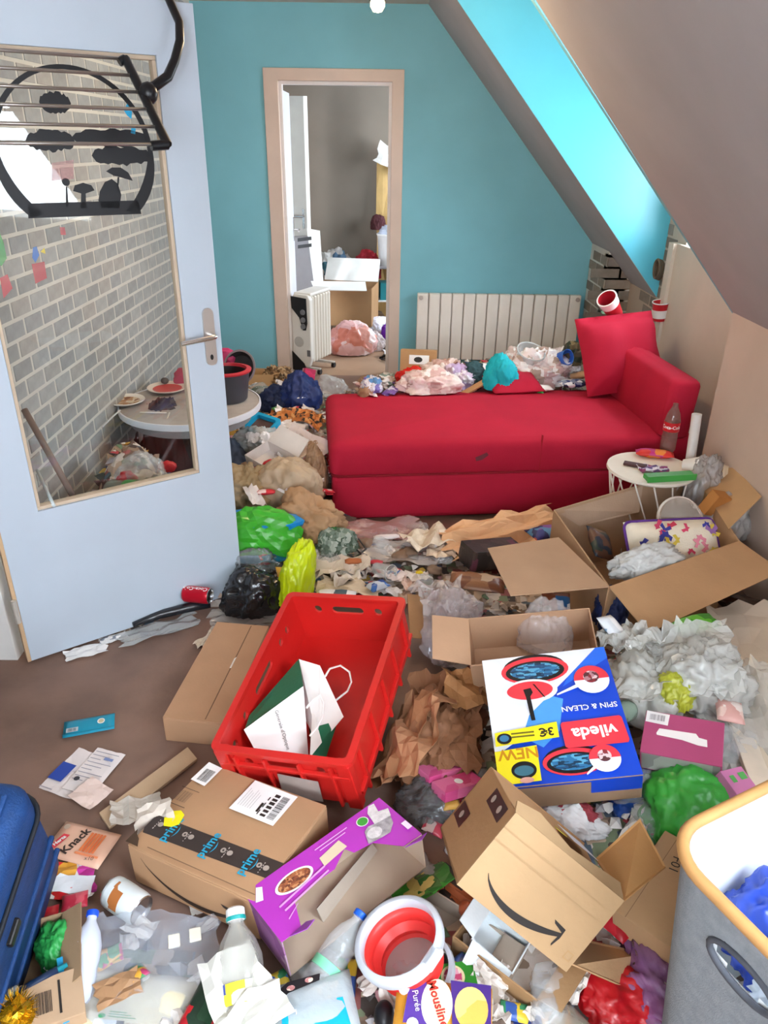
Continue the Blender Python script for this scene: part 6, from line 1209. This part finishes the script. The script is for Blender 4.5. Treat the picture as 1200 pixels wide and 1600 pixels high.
scatter(8, FS, mk_('small_packet', 'packet', .06, .04, .015, P(['b84a50', '4a6a98', 'd8c8b8', '5a8a5c'], 26, .35)), 'small coloured packet on the floor before the sofa', 'small packets before the sofa', 12, .012)
scatter(8, FS, mb('plastic_scrap', 'plastic', (.05, .04, .03), CLEAR), 'clear plastic scrap on the floor before the sofa', 'clear scraps before the sofa', 13, .01)
RH = (900, 1000, 1190, 990, 1010, 1330, 1190, 1240)    # right heap
scatter(12, RH, mb('plastic_scrap', 'plastic', (.06, .05, .04), CLEAR), 'clear plastic scrap in the heap by the knee wall', 'clear scraps by the wall', 14, .02)
scatter(8, RH, mp('paper_scrap', 'scrap', .10, .06, M('d8cfc4', .6, .1)), 'pale paper scrap in the heap by the knee wall', 'pale scraps by the wall', 15, .02)
scatter(8, RH, mk_('small_packet', 'packet', .07, .05, .02, P(['a8485a', '4a8a5c', 'd8d0c8', '3a5a98'], 24, .35)), 'small coloured packet in the heap by the knee wall', 'small packets by the wall', 16, .02)
MD = (630, 1180, 760, 1180, 600, 1420, 720, 1420)
scatter(8, MD, mb('plastic_scrap', 'plastic', (.04, .03, .025), FILM('b8b4b4', .5)), 'grey plastic scrap between the pet food box and the parcel box', 'grey scraps by the parcel box', 17, .01)
scatter(6, MD, mk_('small_packet', 'packet', .06, .04, .015, P(['c8485a', 'd8c0b8', '8a3a5a'], 26, .35)), 'small pink packet between the pet food box and the parcel box', 'small pink packets by the parcel box', 18, .012)
BF = (430, 1500, 900, 1520, 430, 1600, 900, 1600)
scatter(14, BF, mp('paper_scrap', 'scrap', .07, .045, M('dcd4cc', .6, .1), .025), 'pale paper scrap at the lower edge around the bucket', 'pale scraps near the bucket', 19, .004)
scatter(8, BF, mb('plastic_scrap', 'plastic', (.04, .035, .03), CLEAR), 'clear plastic scrap at the lower edge around the bucket', 'clear scraps near the bucket', 20, .004)
scatter(6, BF, mk_('small_packet', 'packet', .06, .04, .015, P(['3a8a5c', 'd8b83a', '3a5aa0', 'd8d0c8'], 26, .35)), 'small coloured packet at the lower edge around the bucket', 'small packets near the bucket', 21, .006)
LF = (80, 1400, 330, 1380, 40, 1590, 330, 1600)
scatter(12, LF, mp('paper_scrap', 'scrap', .07, .045, M('e2dcd6', .6, .1), .02), 'white paper scrap around the clear food packaging', 'white scraps near the food packaging', 22, .004)
scatter(6, LF, mk_('small_packet', 'packet', .05, .035, .015, P(['b83a6a', 'd8a03a', '3a8a4a', 'd8d0d8'], 26, .35)), 'small coloured packet around the clear food packaging', 'small packets near the food packaging', 23, .006)
OB = (525, 560, 615, 500)
scatter(8, OB, lambda R, p: mp('paper_scrap', 'scrap', .12, .08, M('e6e0e2', .6, .1))(R, Vector((R.uniform(-.45, .0), R.uniform(6.5, 7.8), .02))), 'white paper scrap on the floor of the room beyond', 'white scraps beyond the doorway', 24, .01)

bpy.context.view_layer.update()
